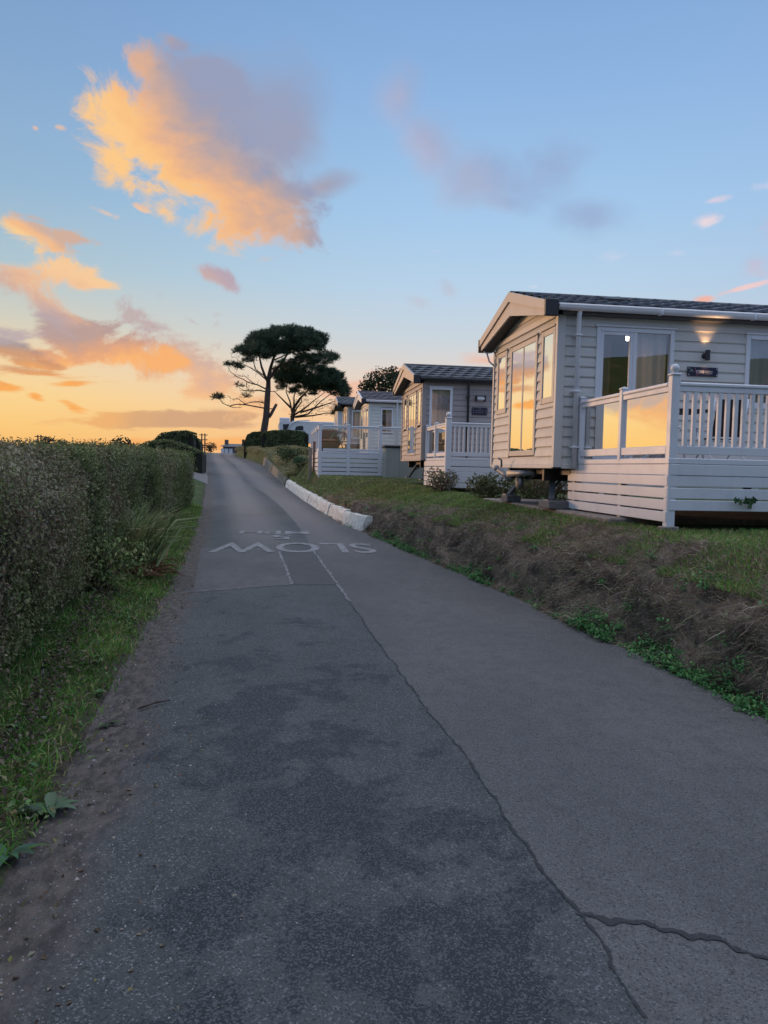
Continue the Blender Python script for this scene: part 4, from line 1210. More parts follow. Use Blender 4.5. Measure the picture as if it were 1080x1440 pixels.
    mb.prism([(p.x-w_, Y0-.02, p.z+h_*.6), (p.x-w_*.9, Y0-.02, p.z+h_), (p.x+w_*.9, Y0-.02, p.z+h_), (p.x+w_, Y0-.02, p.z+h_*.6), (p.x+w_*.9, Y0-.02, p.z-h_), (p.x-w_*.9, Y0-.02, p.z-h_)], (0, -.018, 0))
    pl = mb.build('plaque', MAT['navy'], sg)
    mb = MB(); mb.ball((p.x, Y0-.045, p.z+h_*.85), .03, 10)
    for k in (-1, 1): mb.bar((p.x+k*w_*.86, Y0-.041, p.z+h_*.7), (p.x+k*w_*.72, Y0-.041, p.z-h_*.6), .012, .006, up=(0, 1, 0))
    for zz in (.02, -.03): mb.box(p.x-.12, p.x+.12, Y0-.042, Y0-.0385, p.z+zz-.006, p.z+zz+.004)
    mb.build('emblem', MAT['steel'], pl)
    xd, yd, zd = 4.15, 18.62, 1.885
    dk = tag(empty('veranda', (xd, yd, 1.05)), 'white slatted veranda with a ball-topped corner post before the taupe caravan', 'veranda', 'white verandas of the static caravans')
    deck_floor(dk, xd, 12.5, yd, Y0-.05, zd)
    zt_ = 2.765
    post(dk, xd+.02, yd+.02, 1.0, zt_+.09, .132, 'ball'); post(dk, xd, 19.95, zd-.01, zt_+.03, .1); post(dk, xd, Y0-.1, zd-.01, zt_+.03, .1)
    rail_run(dk, (xd, yd+.087), (xd, 19.9), zd+.05, zt_); rail_run(dk, (xd, 20.0), (xd, Y0-.15), zd+.05, zt_)
    xs = [xd+.02, 6.2, 8.2, 10.2, 12.4]
    for i, (p_, q) in enumerate(zip(xs, xs[1:])):
        if i: post(dk, p_, yd+.02, 1.0, zt_+.03, .10)
        rail_run(dk, (p_+.06, yd+.02), (q-.05, yd+.02), zd+.05, zt_, False, .115)
    bl = [(zd-.20, zd-.057), (zd-.335, zd-.215), (zd-.47, zd-.35), (zd-.605, zd-.485), (zd-.735, zd-.62)]
    skirt(dk, (xd-.012, yd-.015), (xd-.012, Y0+.1), bl, posts=(20.0,), zg=1.05)
    skirt(dk, (xd-.006, yd-.012), (12.5, yd-.012), bl, posts=(6.2, 8.2), zg=1.05)

    # ------------------------------------------------ third caravan and its glazed veranda
    X0, Y0, W, zb, zt = 3.95, 33.5, 3.4, 2.18, 4.42
    side = [dict(s=(at(536, 580, Y=Y0).x-X0, at(552.5, 580, Y=Y0).x-X0), z=(3.15, 4.2), curtain=[(.75, 1.3, 'curtain')])]
    gable = [dict(s=(.25, .95), z=(2.9, 4.25), frame='trim_cream'), dict(s=(1.15, 2.25), z=(2.3, 4.25), mull=(1.7,), frame='trim_cream', name='patio_door'), dict(s=(2.5, 3.1), z=(2.9, 4.25), frame='trim_cream')]
    caravan(X0, Y0, W, 10, zb, zt, 5.05, 'cream static caravan behind the glazed veranda, third in the row', 'siding_cream', 'trim_cream', 'roof_plum', 'white', side, gable, 1.4, scallop=.06,
            pipe=(at(558, 580, Y=Y0).x, 2.2), over=.34, facia='white')
    xd, yd, zd = 1.60, 30.0, 2.19
    dk = tag(empty('veranda', (xd, yd, 1.2)), 'white glazed veranda of the cream caravan reaching towards the road', 'veranda', 'white verandas of the static caravans')
    deck_floor(dk, xd, 9, yd, 33.4, zd); mb = MB(); mb.box(xd, 3.7, 33.4, 36.6, zd-.03, zd); mb.build('floor', MAT['deckfloor'], dk)
    zt_ = 3.21
    for x in (xd+.04, 2.75, 4.0, 5.2, 6.4): post(dk, x, yd+.02, 1.15, zt_+.02, .12)
    for y in (31.7, 33.4, 35.1, 36.6): post(dk, xd+.02, y, zd-.02, zt_+.02, .12)
    xs = [xd+.10, 2.75, 4.0, 5.2, 6.4]
    for p_, q in zip(xs, xs[1:]): rail_run(dk, (p_+.06, yd+.02), (q-.06, yd+.02), zd+.03, zt_, True)
    ysd = [yd+.08, 31.7, 33.4, 35.1, 36.6]
    for p_, q in zip(ysd, ysd[1:]): rail_run(dk, (xd+.02, p_+.06), (xd+.02, q-.06), zd+.03, zt_, True)
    bl = [(zd-.24, zd-.057), (zd-.41, zd-.27), (zd-.58, zd-.44), (zd-.75, zd-.61), (zd-.92, zd-.78)]
    skirt(dk, (xd-.012, yd-.015), (xd-.012, 36.6), bl, posts=(31.7, 33.4), zg=1.2); skirt(dk, (xd-.006, yd-.012), (9, yd-.012), bl, posts=(xd+.06, 2.75, 4.0), zg=1.15)
    # brown wicker chair and hexagonal timber frame on it
    MAT['rattan'] = mat_plain('brown rattan', (.21, .115, .08), .7, 0, .35, 40); MAT['cushion'] = mat_plain('brick cushion', (.33, .16, .115), .85)
    t_ = tag(empty('wicker_chair', (2.02, 30.55, zd)), 'brown wicker chair with brick red cushions behind the veranda glass', 'chair')
    mb = MB(); mb.box(-.36, .36, -.30, .32, .12, .38, 0, .04); mb.build('seat', MAT['rattan'], t_, local=True)
    mb = MB(); mb.box(-.30, .30, -.29, .24, .381, .50, 0, .04); mb.build('cushion', MAT['cushion'], t_, local=True)
    mb = MB(); mb.box(-.36, .36, .22, .34, .38, .92, 0, .05); mb.build('backrest', MAT['rattan'], t_, local=True)
    for s in (-.34, .34):
        mb = MB(); mb.box(s-.05, s+.05, -.30, .22, .38, .62, 0, .03); mb.build('armrest', MAT['rattan'], t_, local=True)
    for s in (-.3, .3):
        for y in (-.25, .27): mb = MB(); mb.tube([(s, y, 0), (s, y, .13)], .03, 8); mb.build('leg', MAT['rattan'], t_, local=True)
    hx = MB(); c = Vector((2.42, 30.35, zd+.42)); pts = [c+Vector((.40*math.cos(a), 0, .40*math.sin(a))) for a in (k*math.pi/3 for k in range(7))]
    for p_, q in zip(pts, pts[1:]): hx.bar(p_, q, .05, .10)
    for p_ in pts[:6]: hx.bar(p_, c, .02, .04)
    o = hx.build('planter_frame', MAT['timber']); tag(o, 'hexagonal timber frame standing beside the brown wicker chair', 'planter frame')
    # store box by the second caravan
    MAT['box_grey'] = mat_paint('grey green store box', (.30, .31, .28), .5, .2)
    x0, x1, y0, y1 = at(541, 668, Y=28.6).x, 5.75, 28.6, 29.55; zg_ = 1.2
    bx = tag(empty('storage_box', ((x0+x1)/2, (y0+y1)/2, zg_)), 'grey garden storage box with a dark lid between the white verandas', 'storage box')
    mb = MB(); mb.box(x0+.03, x1-.03, y0+.03, y1, zg_-.05, 2.37, 0, .02)
    for k in range(4): mb.box(x0+.03+k*(x1-x0-.12)/3, x0+.09+k*(x1-x0-.12)/3, y0+.012, y0+.031, zg_, 2.36, 0, .004)
    mb.build('body', MAT['box_grey'], bx)
    mb = MB(); mb.box(x0-.02, x1+.02, y0-.02, y1+.02, 2.372, 2.47, 0, .03); mb.build('lid', MAT['dark'], bx)
    # timber gate posts beside the glazed veranda
    for k, (px, y, w_, h_, m, lab) in enumerate(((436.5, 32.2, .14, .95, 'timber', 'pale timber post at the road end of the glazed veranda'), (443.0, 32.6, .18, .98, 'rattan', 'brown timber post close against the glazed veranda'))):
        x = at(px, 640, Y=y).x; zz = float(H(x, y)); mb = MB(); mb.box(x-w_/2, x+w_/2, y-w_/2, y+w_/2, zz-.1, zz+h_+.25, 0, .015)
        mb.box(x-w_/2-.015, x+w_/2+.015, y-w_/2-.015, y+w_/2+.015, zz+h_+.251, zz+h_+.28, 0, .01)
        o = mb.build('timber_post', MAT[m]); tag(o, lab, 'post', 'timber posts by the glazed veranda')
    # ------------------------------------------------ the caravans further up
    s4 = [dict(s=(.25, .9), z=(3.3, 4.9), curtain=[(.3, .85, 'curtain')])]
    g4 = [dict(s=(.4, 1.2), z=(3.7, 4.9), frame='trim_taupe'), dict(s=(1.5, 2.6), z=(3.2, 4.9), frame='trim_taupe')]
    caravan(4.05, 45., 3.4, 9, 3.0, 5.15, 5.80, 'dark-gabled static caravan with blue grey roof, fourth in the row', 'siding_taupe', 'trim_grey', 'roof_grey', 'dark', s4, g4, 2.2, scallop=.06, detail=False, over=.6)
    s5 = [dict(s=(.3, 1.0), z=(4.2, 5.3), curtain=[(.35, .95, 'curtain')])]
    caravan(4.25, 55., 3.4, 9, 3.5, 5.62, 6.2, 'farthest white static caravan just showing beside the motorhome', 'siding_cream', 'white', 'roof_grey', 'white', s5, [dict(s=(1., 2.4), z=(3.9, 5.3), frame='white')], 2.8, detail=False, over=.3)
# ---------------------------------------------------------------- hedges, grass, weeds, shrubs
def add_parts(parts):
    vs, fs, ts, k = [], [], [], 0
    for v, f, t in parts:
        vs.append(v); fs.append(f+k); ts.append(np.broadcast_to(t, (len(v), 3)) if np.ndim(t) == 1 else t); k += len(v)
    return np.concatenate(vs), np.concatenate(fs), np.concatenate(ts)

def hedge(name, label, y0, y1, xf, thick, ztop, lump, leaf, dens, pal, core, w=None, group='clipped hedges along the road', seed=1, round_=.25, untidy=0., ends=(1, 1), base=None, side=1):
    """a hedge along Y; xf(y) face towards the road (side=1: road to its right)"""
    base = base or (lambda x, y: H(x, y))
    L = y1-y0; zt_ = np.vectorize(ztop); rng = np.random.default_rng(seed)
    def bulge(y, h, s): return lump*fbm(y*.9+seed, h*1.1, s, seed, 3)*1.3 + lump*.45*fbm(y*3.2, h*3.2, s+4, seed+1, 2)
    def surf(kind, y, a):
        """kind front/top/near/far; a: 0..1 across"""
        x_f = xf(y); zt = ztop(y); zb = base(x_f-side*.3, y)
        hgt = zt-zb
        if kind == 'front':
            h = a; off = bulge(y, h*hgt, 0) - round_*np.clip((h-.80)/.2, 0, 1)**2*.9 - .16*np.clip((.16-h)/.16, 0, 1)
            return np.stack([x_f+side*off, y, zb+h*hgt], axis=1), np.stack([np.full_like(y, side*1.), 0*y, .25+0*y+np.clip((h-.7)/.3, 0, 1)], axis=1)
        if kind == 'back':
            return np.stack([x_f-side*(thick-bulge(y, a*hgt, 7)), y, zb+a*hgt], axis=1), np.stack([np.full_like(y, -side*1.), 0*y, .2+0*y], axis=1)
        if kind == 'top':
            off = bulge(y, a*thick, 3)
            return np.stack([x_f-side*(a*thick), y, zt+off*.6-round_*.35*(np.clip(1-a/.18, 0, 1)**2)], axis=1), np.stack([.1+0*y, 0*y, 1+0*y], axis=1)
    parts = []
    def put(p, nrm, size, tint):
        nrm = unit(nrm+rng.normal(0, .55, nrm.shape))
        v, f = leaf_geo(p, nrm, size, .6, .3, rng, .25)
        parts.append((v, f, np.repeat(tint, 4, axis=0)))
    P_ = np.array(pal)*LEAF_GAIN
    def cols(p, n):
        a = fbm(p[:, 0]*1.1, p[:, 1]*1.1, p[:, 2]*1.4, seed+9, 4)*1.1+.5+rng.normal(0, .16, n)     # one kind of leaf here, another there
        k = np.clip((a*len(P_)).astype(int), 0, len(P_)-1); b = 1+.45*fbm(p[:, 0]*3, p[:, 1]*3, p[:, 2]*3, seed+5, 3)+rng.uniform(-.2, .2, n)
        return np.clip(P_[k]*b[:, None], 0, 1)
    hm = float(np.mean(ztop(np.linspace(y0, y1, 9))-base(xf(np.linspace(y0, y1, 9)), np.linspace(y0, y1, 9))))
    for kind, area in (('front', L*hm), ('top', L*thick)):
        n = int(area*dens*(1 if kind == 'front' else .7)); y = rng.uniform(y0, y1, n); a = rng.uniform(0, 1, n)
        p, nr = surf(kind, y, a)
        p = p + nr*rng.normal(0, .035+untidy*.05, (n, 1)) - nr*(rng.random((n, 1))**3)*.10
        put(p, nr, rng.uniform(.7, 1.3, n)*leaf, cols(p, n))
    for (yy, sg, on) in ((y0, -1, ends[0]), (y1, 1, ends[1])):
        if not on: continue
        n = int(thick*hm*dens); y = np.full(n, yy); u = rng.random(n); a = rng.random(n)
        zb = base(xf(y), y); z = zb+a*(ztop(y)-zb); x = xf(y)-side*u*thick
        p = np.stack([x, y+sg*(bulge(x, z, 5)-.02), z], axis=1); nr = np.stack([0*y, sg+0*y, .2+0*y], axis=1)
        p += rng.normal(0, .04, p.shape)
        put(p, nr, rng.uniform(.7, 1.3, n)*leaf, cols(p, n))
    if untidy:
        # loose shoots standing off the surface, with leaves along them
        n = int(L*46*untidy)
        for _ in range(n):
            y = rng.uniform(y0, y1, 1); kind = 'top' if rng.random() < .45 else 'front'
            p, nr = surf(kind, y, rng.uniform(.0 if kind == 'top' else .35, 1, 1) if kind == 'front' else rng.uniform(0, .7, 1))
            d = unit(nr*.5+np.array([[rng.normal(0, .35), rng.normal(0, .4), .85]]))[0]; ln = rng.uniform(.08, .26)*(.6+untidy*.5)
            k = int(ln/.035)+2; tt = np.linspace(0, 1, k)[:, None]
            q = p + d*ln*tt + np.array([[0, 0, -.5*ln]])*tt**2*.3
            v, f = leaf_geo(q, unit(rng.normal(0, 1, (k, 3))), leaf*rng.uniform(.6, 1.1, k), .5, .3, rng)
            parts.append((v, f, np.repeat(cols(q, k), 4, axis=0)))
            b, bf = blade_geo(p, d[None, :], ln, .008, .1, rng); parts.append((b, bf, np.array((.06, .05, .035))))
    v, f, t = add_parts(parts)
    me = fast_mesh(name, v, f, t)
    o = link_mesh(name, me, MAT['leaf'])
    tag(o, label, 'hedge', group)
    # solid dark core inside, added to block light through the leaves
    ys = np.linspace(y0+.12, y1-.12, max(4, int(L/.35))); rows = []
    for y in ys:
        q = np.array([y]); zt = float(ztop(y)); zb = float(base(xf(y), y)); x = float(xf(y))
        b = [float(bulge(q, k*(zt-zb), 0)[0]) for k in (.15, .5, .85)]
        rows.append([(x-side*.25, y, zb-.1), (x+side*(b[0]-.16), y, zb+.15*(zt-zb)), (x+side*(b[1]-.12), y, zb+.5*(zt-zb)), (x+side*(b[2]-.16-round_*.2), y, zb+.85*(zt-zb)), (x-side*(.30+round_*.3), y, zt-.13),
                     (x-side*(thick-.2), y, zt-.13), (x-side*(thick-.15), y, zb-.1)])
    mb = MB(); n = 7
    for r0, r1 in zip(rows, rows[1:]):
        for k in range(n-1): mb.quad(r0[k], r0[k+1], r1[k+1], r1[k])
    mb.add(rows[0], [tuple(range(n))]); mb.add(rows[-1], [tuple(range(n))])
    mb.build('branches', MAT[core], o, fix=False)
    return o

def bush(name, label, cat, c, r, n, leaf, pal, seed, group=None, lobes=7, flat=.8, stems=True, w=None):
    """leafy shrub: lobes of leaves round a few stems"""
    rng = np.random.default_rng(seed); c = np.array(c); parts = []
    root = tag(empty(name, tuple(c)), label, cat, group)
    cen = [c+np.array([rng.normal(0, r*.45), rng.normal(0, r*.45), r*flat*rng.uniform(.35, 1.1)]) for _ in range(lobes)]
    for q in cen:
        k = n//lobes; d = unit(rng.normal(size=(k, 3))); rr = r*.55*rng.uniform(.45, 1.05, (k, 1))**.6
        p = q + d*rr*np.array([[1, 1, flat]]); p[:, 2] = np.maximum(p[:, 2], c[2]+.02)
        nr = unit(d+np.array([[0, 0, .5]])+rng.normal(0, .5, (k, 3)))
        v, f = leaf_geo(p, nr, leaf*rng.uniform(.6, 1.4, k), .45, .3, rng, .4)
        parts.append((v, f, np.repeat(pick(pal, k, .35, rng, w), 4, axis=0)))
    v, f, t = add_parts(parts); off = np.array(c)
    link_mesh('foliage', fast_mesh('foliage', v-off, f, t), MAT['leaf'], root)
    if stems:
        mb = MB()
        for q in cen: mb.tube([c-[0, 0, .05], (c+q)/2+rng.normal(0, r*.08, 3), q], [.018, .012, .005], 5)
        mb.build('stems', MAT['bark'], root)
    return root

VEG = 1.55
GREEN = [(.030, .058, .018), (.046, .078, .024), (.062, .090, .030), (.024, .042, .016)]
def make_plants():
    MAT['leaf'] = mat_leaf('leaves', .22, .6, .2); MAT['blade'] = mat_leaf('grass blades', .3, .6, .25); MAT['needle'] = mat_leaf('needles', .1, .6, .2)
    MAT['core'] = mat_plain('hedge dark core', (.018, .017, .011), .95, 0, .4, 18)
    MAT['core_brown'] = mat_plain('bramble dark core', (.035, .026, .02), .95, 0, .4, 18)
    m, t, out = new_mat('bark'); p = t.geo('Position')
    b = t.noise(t.map(p, (3, 3, .7)), 4, 6, .7)
    principled(t, out, t.mix(t.step(b, .35, .65), (.035, .026, .022), (.12, .085, .066)), .9, t.bump(b, .9, .03)); MAT['bark'] = m

    face = lambda y: np.interp(y, [0, 2, 4.5, 5.7, 7.5, 9, 12, 16.6, 17.4, 20, 24.6, 27], [-1.5, -1.5, -1.56, -1.72, -1.92, -2.05, -2.15, -2.29, -2.42, -2.50, -2.63, -2.7])
    HED = [(.066, .086, .030), (.090, .110, .040), (.118, .134, .056), (.138, .145, .082), (.098, .074, .046)]
    MIX = [(.102, .112, .044), (.078, .096, .032), (.124, .120, .060), (.140, .124, .076), (.115, .078, .050), (.092, .106, .040), (.150, .136, .088)]
    hedge('hedge', 'overgrown brambly hedge nearest the camera with loose shoots and brown leaves', 1.6, 8.7, face, 1.9,
          lambda y: 1.53 + .02*(np.asarray(y)-5) + .02*np.sin(np.asarray(y)*1.7) + .05*fbm(np.asarray(y)*.9, 3., 0, 51, 3), .20, .030, 4800, MIX, 'core_brown', seed=3, untidy=.4, round_=.4, ends=(1, 0))
    hedge('hedge', 'dense clipped hedge running from the grass clump to a square end', 8.5, 16.8, face, 1.8,
          lambda y: 1.72 + .012*(np.asarray(y)-8.5) + .03*fbm(np.asarray(y)*.8, 1., 0, 52, 3), .15, .036, 2700, HED, 'core', seed=5, untidy=.3, round_=.16)
    hedge('hedge', 'clipped hedge block set back beyond the square hedge end', 17.3, 25.0, lambda y: face(y)-.02, 1.7, lambda y: 1.83 + .012*(np.asarray(y)-17) + .02*fbm(np.asarray(y)*.8, 2., 0, 53, 3),
          .09, .046, 1600, HED[:4], 'core', seed=7, untidy=.15, round_=.14)
    # hedges further up on the left, and the pair under the pines
    def far_hedge(label, pxs, Y, depth, seed, pal, leaf=.16, dens=160, lump=.12):
        """pxs: outline top in photo pixels at depth Y -> a clipped mass of that height"""
        x = [at(a, b, Y=Y).x for a, b in pxs]; z = [at(a, b, Y=Y).z for a, b in pxs]
        rng = np.random.default_rng(seed); n = int((x[-1]-x[0])*(max(z)-float(H(x[0], Y))+depth)*dens)
        xx = rng.uniform(x[0], x[-1], n); zt = np.interp(xx, x, z); zb = H(xx, np.full(n, Y)); u = rng.random(n)
        front = u < .55
        zz = np.where(front, zb+(zt-zb)*rng.random(n), zt-.02); yy = np.where(front, Y-.0, Y+depth*rng.random(n))
        zz = zz + lump*fbm(xx*1.3, yy*1.3, zz, seed, 3)*np.where(front, .3, 1); yy = yy+lump*fbm(xx*1.5, zz*1.5, 3, seed+1, 3)*2+rng.normal(0, .03, n)
        edge = np.minimum(xx-x[0], x[-1]-xx); yy = np.where(front, yy+np.clip(.5-edge, 0, .5)*.8, yy)
        p = np.stack([xx, yy, zz], axis=1); nr = unit(np.stack([0*xx, np.where(front, -1., 0), np.where(front, .3, 1.)], axis=1)+rng.normal(0, .5, (n, 3)))
        v, f = leaf_geo(p, nr, leaf*rng.uniform(.6, 1.3, n), .6, .3, rng)
        o = tag(link_mesh('hedge', fast_mesh('hedge', v, f, np.repeat(pick(pal, n, .3, rng), 4, axis=0)), MAT['leaf']), label, 'hedge', 'hedges further up the road')
        mb = MB()
        for i in range(len(x)-1):
            zb0, zb1 = float(H(x[i], Y))-.4, float(H(x[i+1], Y))-.4
            a = [(x[i], Y+.18, zb0), (x[i+1], Y+.18, zb1), (x[i+1], Y+.18, z[i+1]-.12), (x[i], Y+.18, z[i]-.12)]
            mb.prism(a, (0, depth-.3, 0))
        mb.build('branches', MAT['core'], o, fix=False)  # solid dark filling, added to stop light passing through the hedge
        return o
    DK = [(.036, .052, .024), (.052, .070, .030), (.068, .084, .038)]
    YG = [(.09, .105, .042), (.115, .125, .056), (.07, .085, .038)]
    far_hedge('tall flat-topped hedge at the bend left of the road crest', [(212, 627), (218, 617), (228, 609), (245, 606), (262, 605.5), (270, 608), (272, 620)], 62, 4, 21, DK, .17, 150)
    far_hedge('dark hedge end beside the flat-topped hedge', [(268, 620), (272, 614), (278, 617), (281, 625)], 64, 3, 29, DK, .17, 150)
    far_hedge('low sloping hedge in front of the flat-topped hedge', [(176, 633), (196, 626), (206, 621), (226, 618), (240, 619), (262, 627), (284, 636)], 46, 3, 22, YG, .13, 190)
    far_hedge('long low hedge on the left skyline', [(-60, 630), (0, 629), (18, 630), (36, 627), (52, 631), (60, 628), (90, 631), (120, 628), (150, 630), (182, 632)], 42, 3, 24, YG, .12, 120, .25)
    far_hedge('dark rounded hedge at the foot of the big pine', [(343, 622), (348, 611), (356, 607), (366, 607), (374, 611), (377, 622)], 82, 3.5, 25, DK, .16, 190)
    far_hedge('clipped rectangular hedge in front of the motorhome', [(368, 612), (372, 606.5), (384, 605), (410, 605), (428, 607), (434, 612)], 71, 3, 26, DK[1:]+YG[2:], .17, 170, .1)
    bush('shrub', 'dark green shrub below the rectangular hedge', 'shrub', (at(409, 640, Y=44).x, 44, float(H(.9, 44))), .85, 1500, .13, DK+[(.03, .06, .03)], 61, 'shrubs by the verandas')
    bush('shrub', 'rounded glossy shrub beside the timber posts', 'shrub', (at(424, 650, Y=38.5).x, 38.5, float(H(1.2, 38.5))), .45, 1100, .10, [(.03, .07, .035), (.05, .09, .05)], 62, 'shrubs by the verandas')

    # grass on the verges and lawn: uncountable
    def grass(name, pts, nrm, lens, wid, bend, pal, seed, lean=.35):
        rr = np.random.default_rng(seed); n = len(pts)
        d = unit(nrm+rr.normal(0, lean, (n, 3)))
        v, f = blade_geo(pts, d, lens, wid, bend, rr)
        cl = fbm(pts[:, 0]*1.5, pts[:, 1]*1.5, 0, seed, 3)[:, None]
        c = pick(pal, n, .3, rr)*(1+.5*cl)
        return tag(link_mesh(name, fast_mesh(name, v, f, np.repeat(np.clip(c, 0, 1), 5, axis=0)), MAT['blade']), kind='stuff')
    up = lambda n: np.tile(np.array([[0, 0, 1.]]), (n, 1))
    G = [(.050, .125, .020), (.070, .165, .028), (.092, .175, .038), (.12, .14, .044), (.16, .14, .075)]
    rr = np.random.default_rng(71)
    n = 90000; y = 1.6+24*rr.random(n)**1.9; u = rr.random(n)**.85*(1.45+0*y)
    x = XL(y)-u+.10*rr.normal(size=n)*.5; keep = (fbm(x*1.1, y*1.1, 0, 72, 4) + .55*(1-np.abs(u-.35)/.9) > -.10) & (u > .12*rr.random(n)+.10*fbm(y*3, 0*y, 0, 77, 2)) & (x > face(y)-.25)
    x, y, u = x[keep], y[keep], u[keep]; p = np.stack([x, y, H(x, y)-.01], axis=1)
    ln = rr.uniform(.04, .13, len(x))*(.7+.6*np.clip(fbm(x*2, y*2, 0, 73, 3)+.4, 0, 1))
    grass('grass', p, up(len(x)), ln, rr.uniform(.004, .009, len(x))*(1+y*.05), rr.uniform(.3, 1.2, len(x)), G, 74)
    n = 130000; y = 4.5+19*rr.random(n)**1.5; x = XR(y)+.45+(5.2-.06*y)*rr.random(n)**1.25
    keep = ~((x > 4.12) & (y > 9.05) & (y < 15.0)) & ~((x > 4.4) & (y > 8.15) & (y < 30))
    x, y = x[keep], y[keep]; p = np.stack([x, y, H(x, y)-.012], axis=1)
    grass('grass', p, up(len(x)), rr.uniform(.03, .085, len(x)), rr.uniform(.004, .008, len(x))*(1+y*.05), rr.uniform(.3, 1., len(x)), [(.054, .124, .024), (.076, .158, .032), (.104, .170, .042), (.135, .145, .055), (.18, .155, .085)], 75)
    n = 60000; y = 20+30*rr.random(n)**1.2; x = XR(y)+.25+(3.6)*rr.random(n)
    keep = ~((x > 4.0) & (y > 18.7) & (y < 26)) & ~((x > 1.6) & (y > 30))
    x, y = x[keep], y[keep]; p = np.stack([x, y, H(x, y)-.02], axis=1)
    grass('grass', p, up(len(x)), rr.uniform(.05, .12, len(x)), .02, rr.uniform(.3, 1., len(x)), [(.075, .115, .036), (.11, .135, .052), (.16, .15, .078)], 76)

    n = 42000; y = 38+72*rr.random(n)**1.3; x = XR(y)+.3+2.6*rr.random(n)**1.2; p = np.stack([x, y, H(x, y)-.04], axis=1)
    grass('long_grass', p, up(n)+np.array([[-.5, -.2, 0]]), rr.uniform(.2, .5, n), .035, rr.uniform(.6, 1.4, n), [(.15, .145, .07), (.11, .12, .052), (.20, .175, .10)], 78)
    # dead turf hanging on the cut bank, hung over hollows
    BX, BY, BZ, BT, hol = BANK
    flat = lambda a: a.ravel()
    sel = (flat(BT) > .02) & (flat(BT) < 1.0)
    wgt = np.where(flat(BY) < 9, 2.2, 1.)*sel*(1-.85*np.clip(flat(hol)*4, 0, 1)); wgt /= wgt.sum()
    n = 80000; k = rr.choice(len(wgt), n, p=wgt)
    p = np.stack([flat(BX)[k], flat(BY)[k], flat(BZ)[k]], axis=1)+rr.normal(0, .022, (n, 3)); tt = flat(BT)[k]
    nr = np.stack([-1+.9*tt, rr.normal(0, .5, n), .15+tt*.9], axis=1)
    down = np.where(rr.random(n) < .6, -.9, .35)
    d = nr*.7; d[:, 2] += down*(tt < .55); p[:, 0] += .012
    pal = [(.180, .140, .106), (.138, .106, .080), (.222, .178, .134), (.096, .074, .058), (.085, .105, .045), (.13, .118, .07), (.22, .182, .138)]
    o = grass('dead_grass', p, d, rr.uniform(.02, .075, n)*np.where(rr.random(n) < .07, 2., 1.), rr.uniform(.003, .0065, n)*(1+p[:, 1]*.05), rr.uniform(.5, 1.5, n), pal, 79, .8)
    n = 2600; k = rr.choice(len(wgt), n, p=wgt); p = np.stack([flat(BX)[k]-.01, flat(BY)[k], flat(BZ)[k]], axis=1)
    d = np.stack([-.8+.9*flat(BT)[k], rr.normal(0, .7, n), rr.normal(-.1, .6, n)], axis=1)
    grass('dead_grass', p, d, rr.uniform(.09, .22, n), rr.uniform(.003, .006, n)*(1+p[:, 1]*.05), rr.uniform(.9, 1.8, n), [(.20, .165, .12), (.15, .12, .088), (.25, .21, .155)], 80, .5)
    # green weeds in patches along its foot and a few on the face
    parts = []
    for i in range(620):
        y = 3.0+17*rr.random()**1.5; f_ = fbm(np.array([y*.55]), np.array([2.]), 0, 81, 2)[0]
        if f_ < -.02 and rr.random() < .85: continue
        t_ = abs(rr.normal(.07, .06)) if rr.random() < .88 else rr.uniform(.2, .75)
        j = np.argmin(np.abs(BY[:, 0]-y)); q = np.argmin(np.abs(BT[j]-t_)); c = np.array([BX[j, q]-.01, y, BZ[j, q]])
        m_ = rr.integers(25, 60); sz = rr.uniform(.05, .17)
        dd = unit(np.stack([rr.normal(-.35, .6, m_), rr.normal(0, .6, m_), rr.uniform(.2, 1, m_)], axis=1))
        pp = c+dd*sz*rr.random((m_, 1)); v, f = leaf_geo(pp, unit(dd*.4+np.array([[0, 0, 1.]])+rr.normal(0, .4, (m_, 3))), rr.uniform(.02, .05, m_), .45, .3, rr, .2)
        parts.append((v, f, np.repeat(pick([(.035, .115, .036), (.055, .15, .05), (.08, .17, .055)], m_, .3, rr), 4, axis=0)))
    v, f, t_ = add_parts(parts); tag(link_mesh('weeds', fast_mesh('weeds', v, f, t_), MAT['leaf']), kind='stuff')

    parts = []
    for i in range(330):
        y = 1.9+13*rr.random()**1.5; u = rr.random()*1.0; x = float(XL(y))-u
        if x < float(face(y))-.1: continue
        c = np.array([x, y, float(H(x, y))]); m_ = rr.integers(6, 22); sz = rr.uniform(.03, .10)
        dd = unit(np.stack([rr.normal(0, .7, m_), rr.normal(0, .7, m_), rr.uniform(.1, .9, m_)], axis=1)); pp = c+dd*sz*rr.random((m_, 1)); pp[:, 2] += .02
        v, f = leaf_geo(pp, unit(dd*.4+np.array([[0, 0, 1.]])+rr.normal(0, .35, (m_, 3))), rr.uniform(.018, .05, m_), .6, .3, rr, .2)
        parts.append((v, f, np.repeat(pick([(.045, .10, .035), (.07, .13, .045), (.10, .145, .06), (.13, .11, .06)], m_, .3, rr), 4, axis=0)))
    v, f, t_ = add_parts(parts); tag(link_mesh('weeds', fast_mesh('weeds', v, f, t_), MAT['leaf']), kind='stuff')
    # dead leaves and broken twigs under the brambles
    n = 1300; y = 2.2+7*rr.random(n)**1.3; x = face(y)+.10+np.abs(rr.normal(0, .12, n)); p = np.stack([x, y, H(x, y)+.03+.05*rr.random(n)], axis=1)
    v, f = leaf_geo(p, unit(np.array([[.3, 0, 1.]])+rr.normal(0, .6, (n, 3))), rr.uniform(.02, .05, n), .5, .5, rr)
    tag(link_mesh('leaf_litter', fast_mesh('leaf_litter', v, f, np.repeat(pick([(.085, .068, .05), (.06, .045, .034), (.12, .10, .08), (.045, .035, .026)], n, .3, rr), 4, axis=0)), MAT['leaf']), kind='stuff')
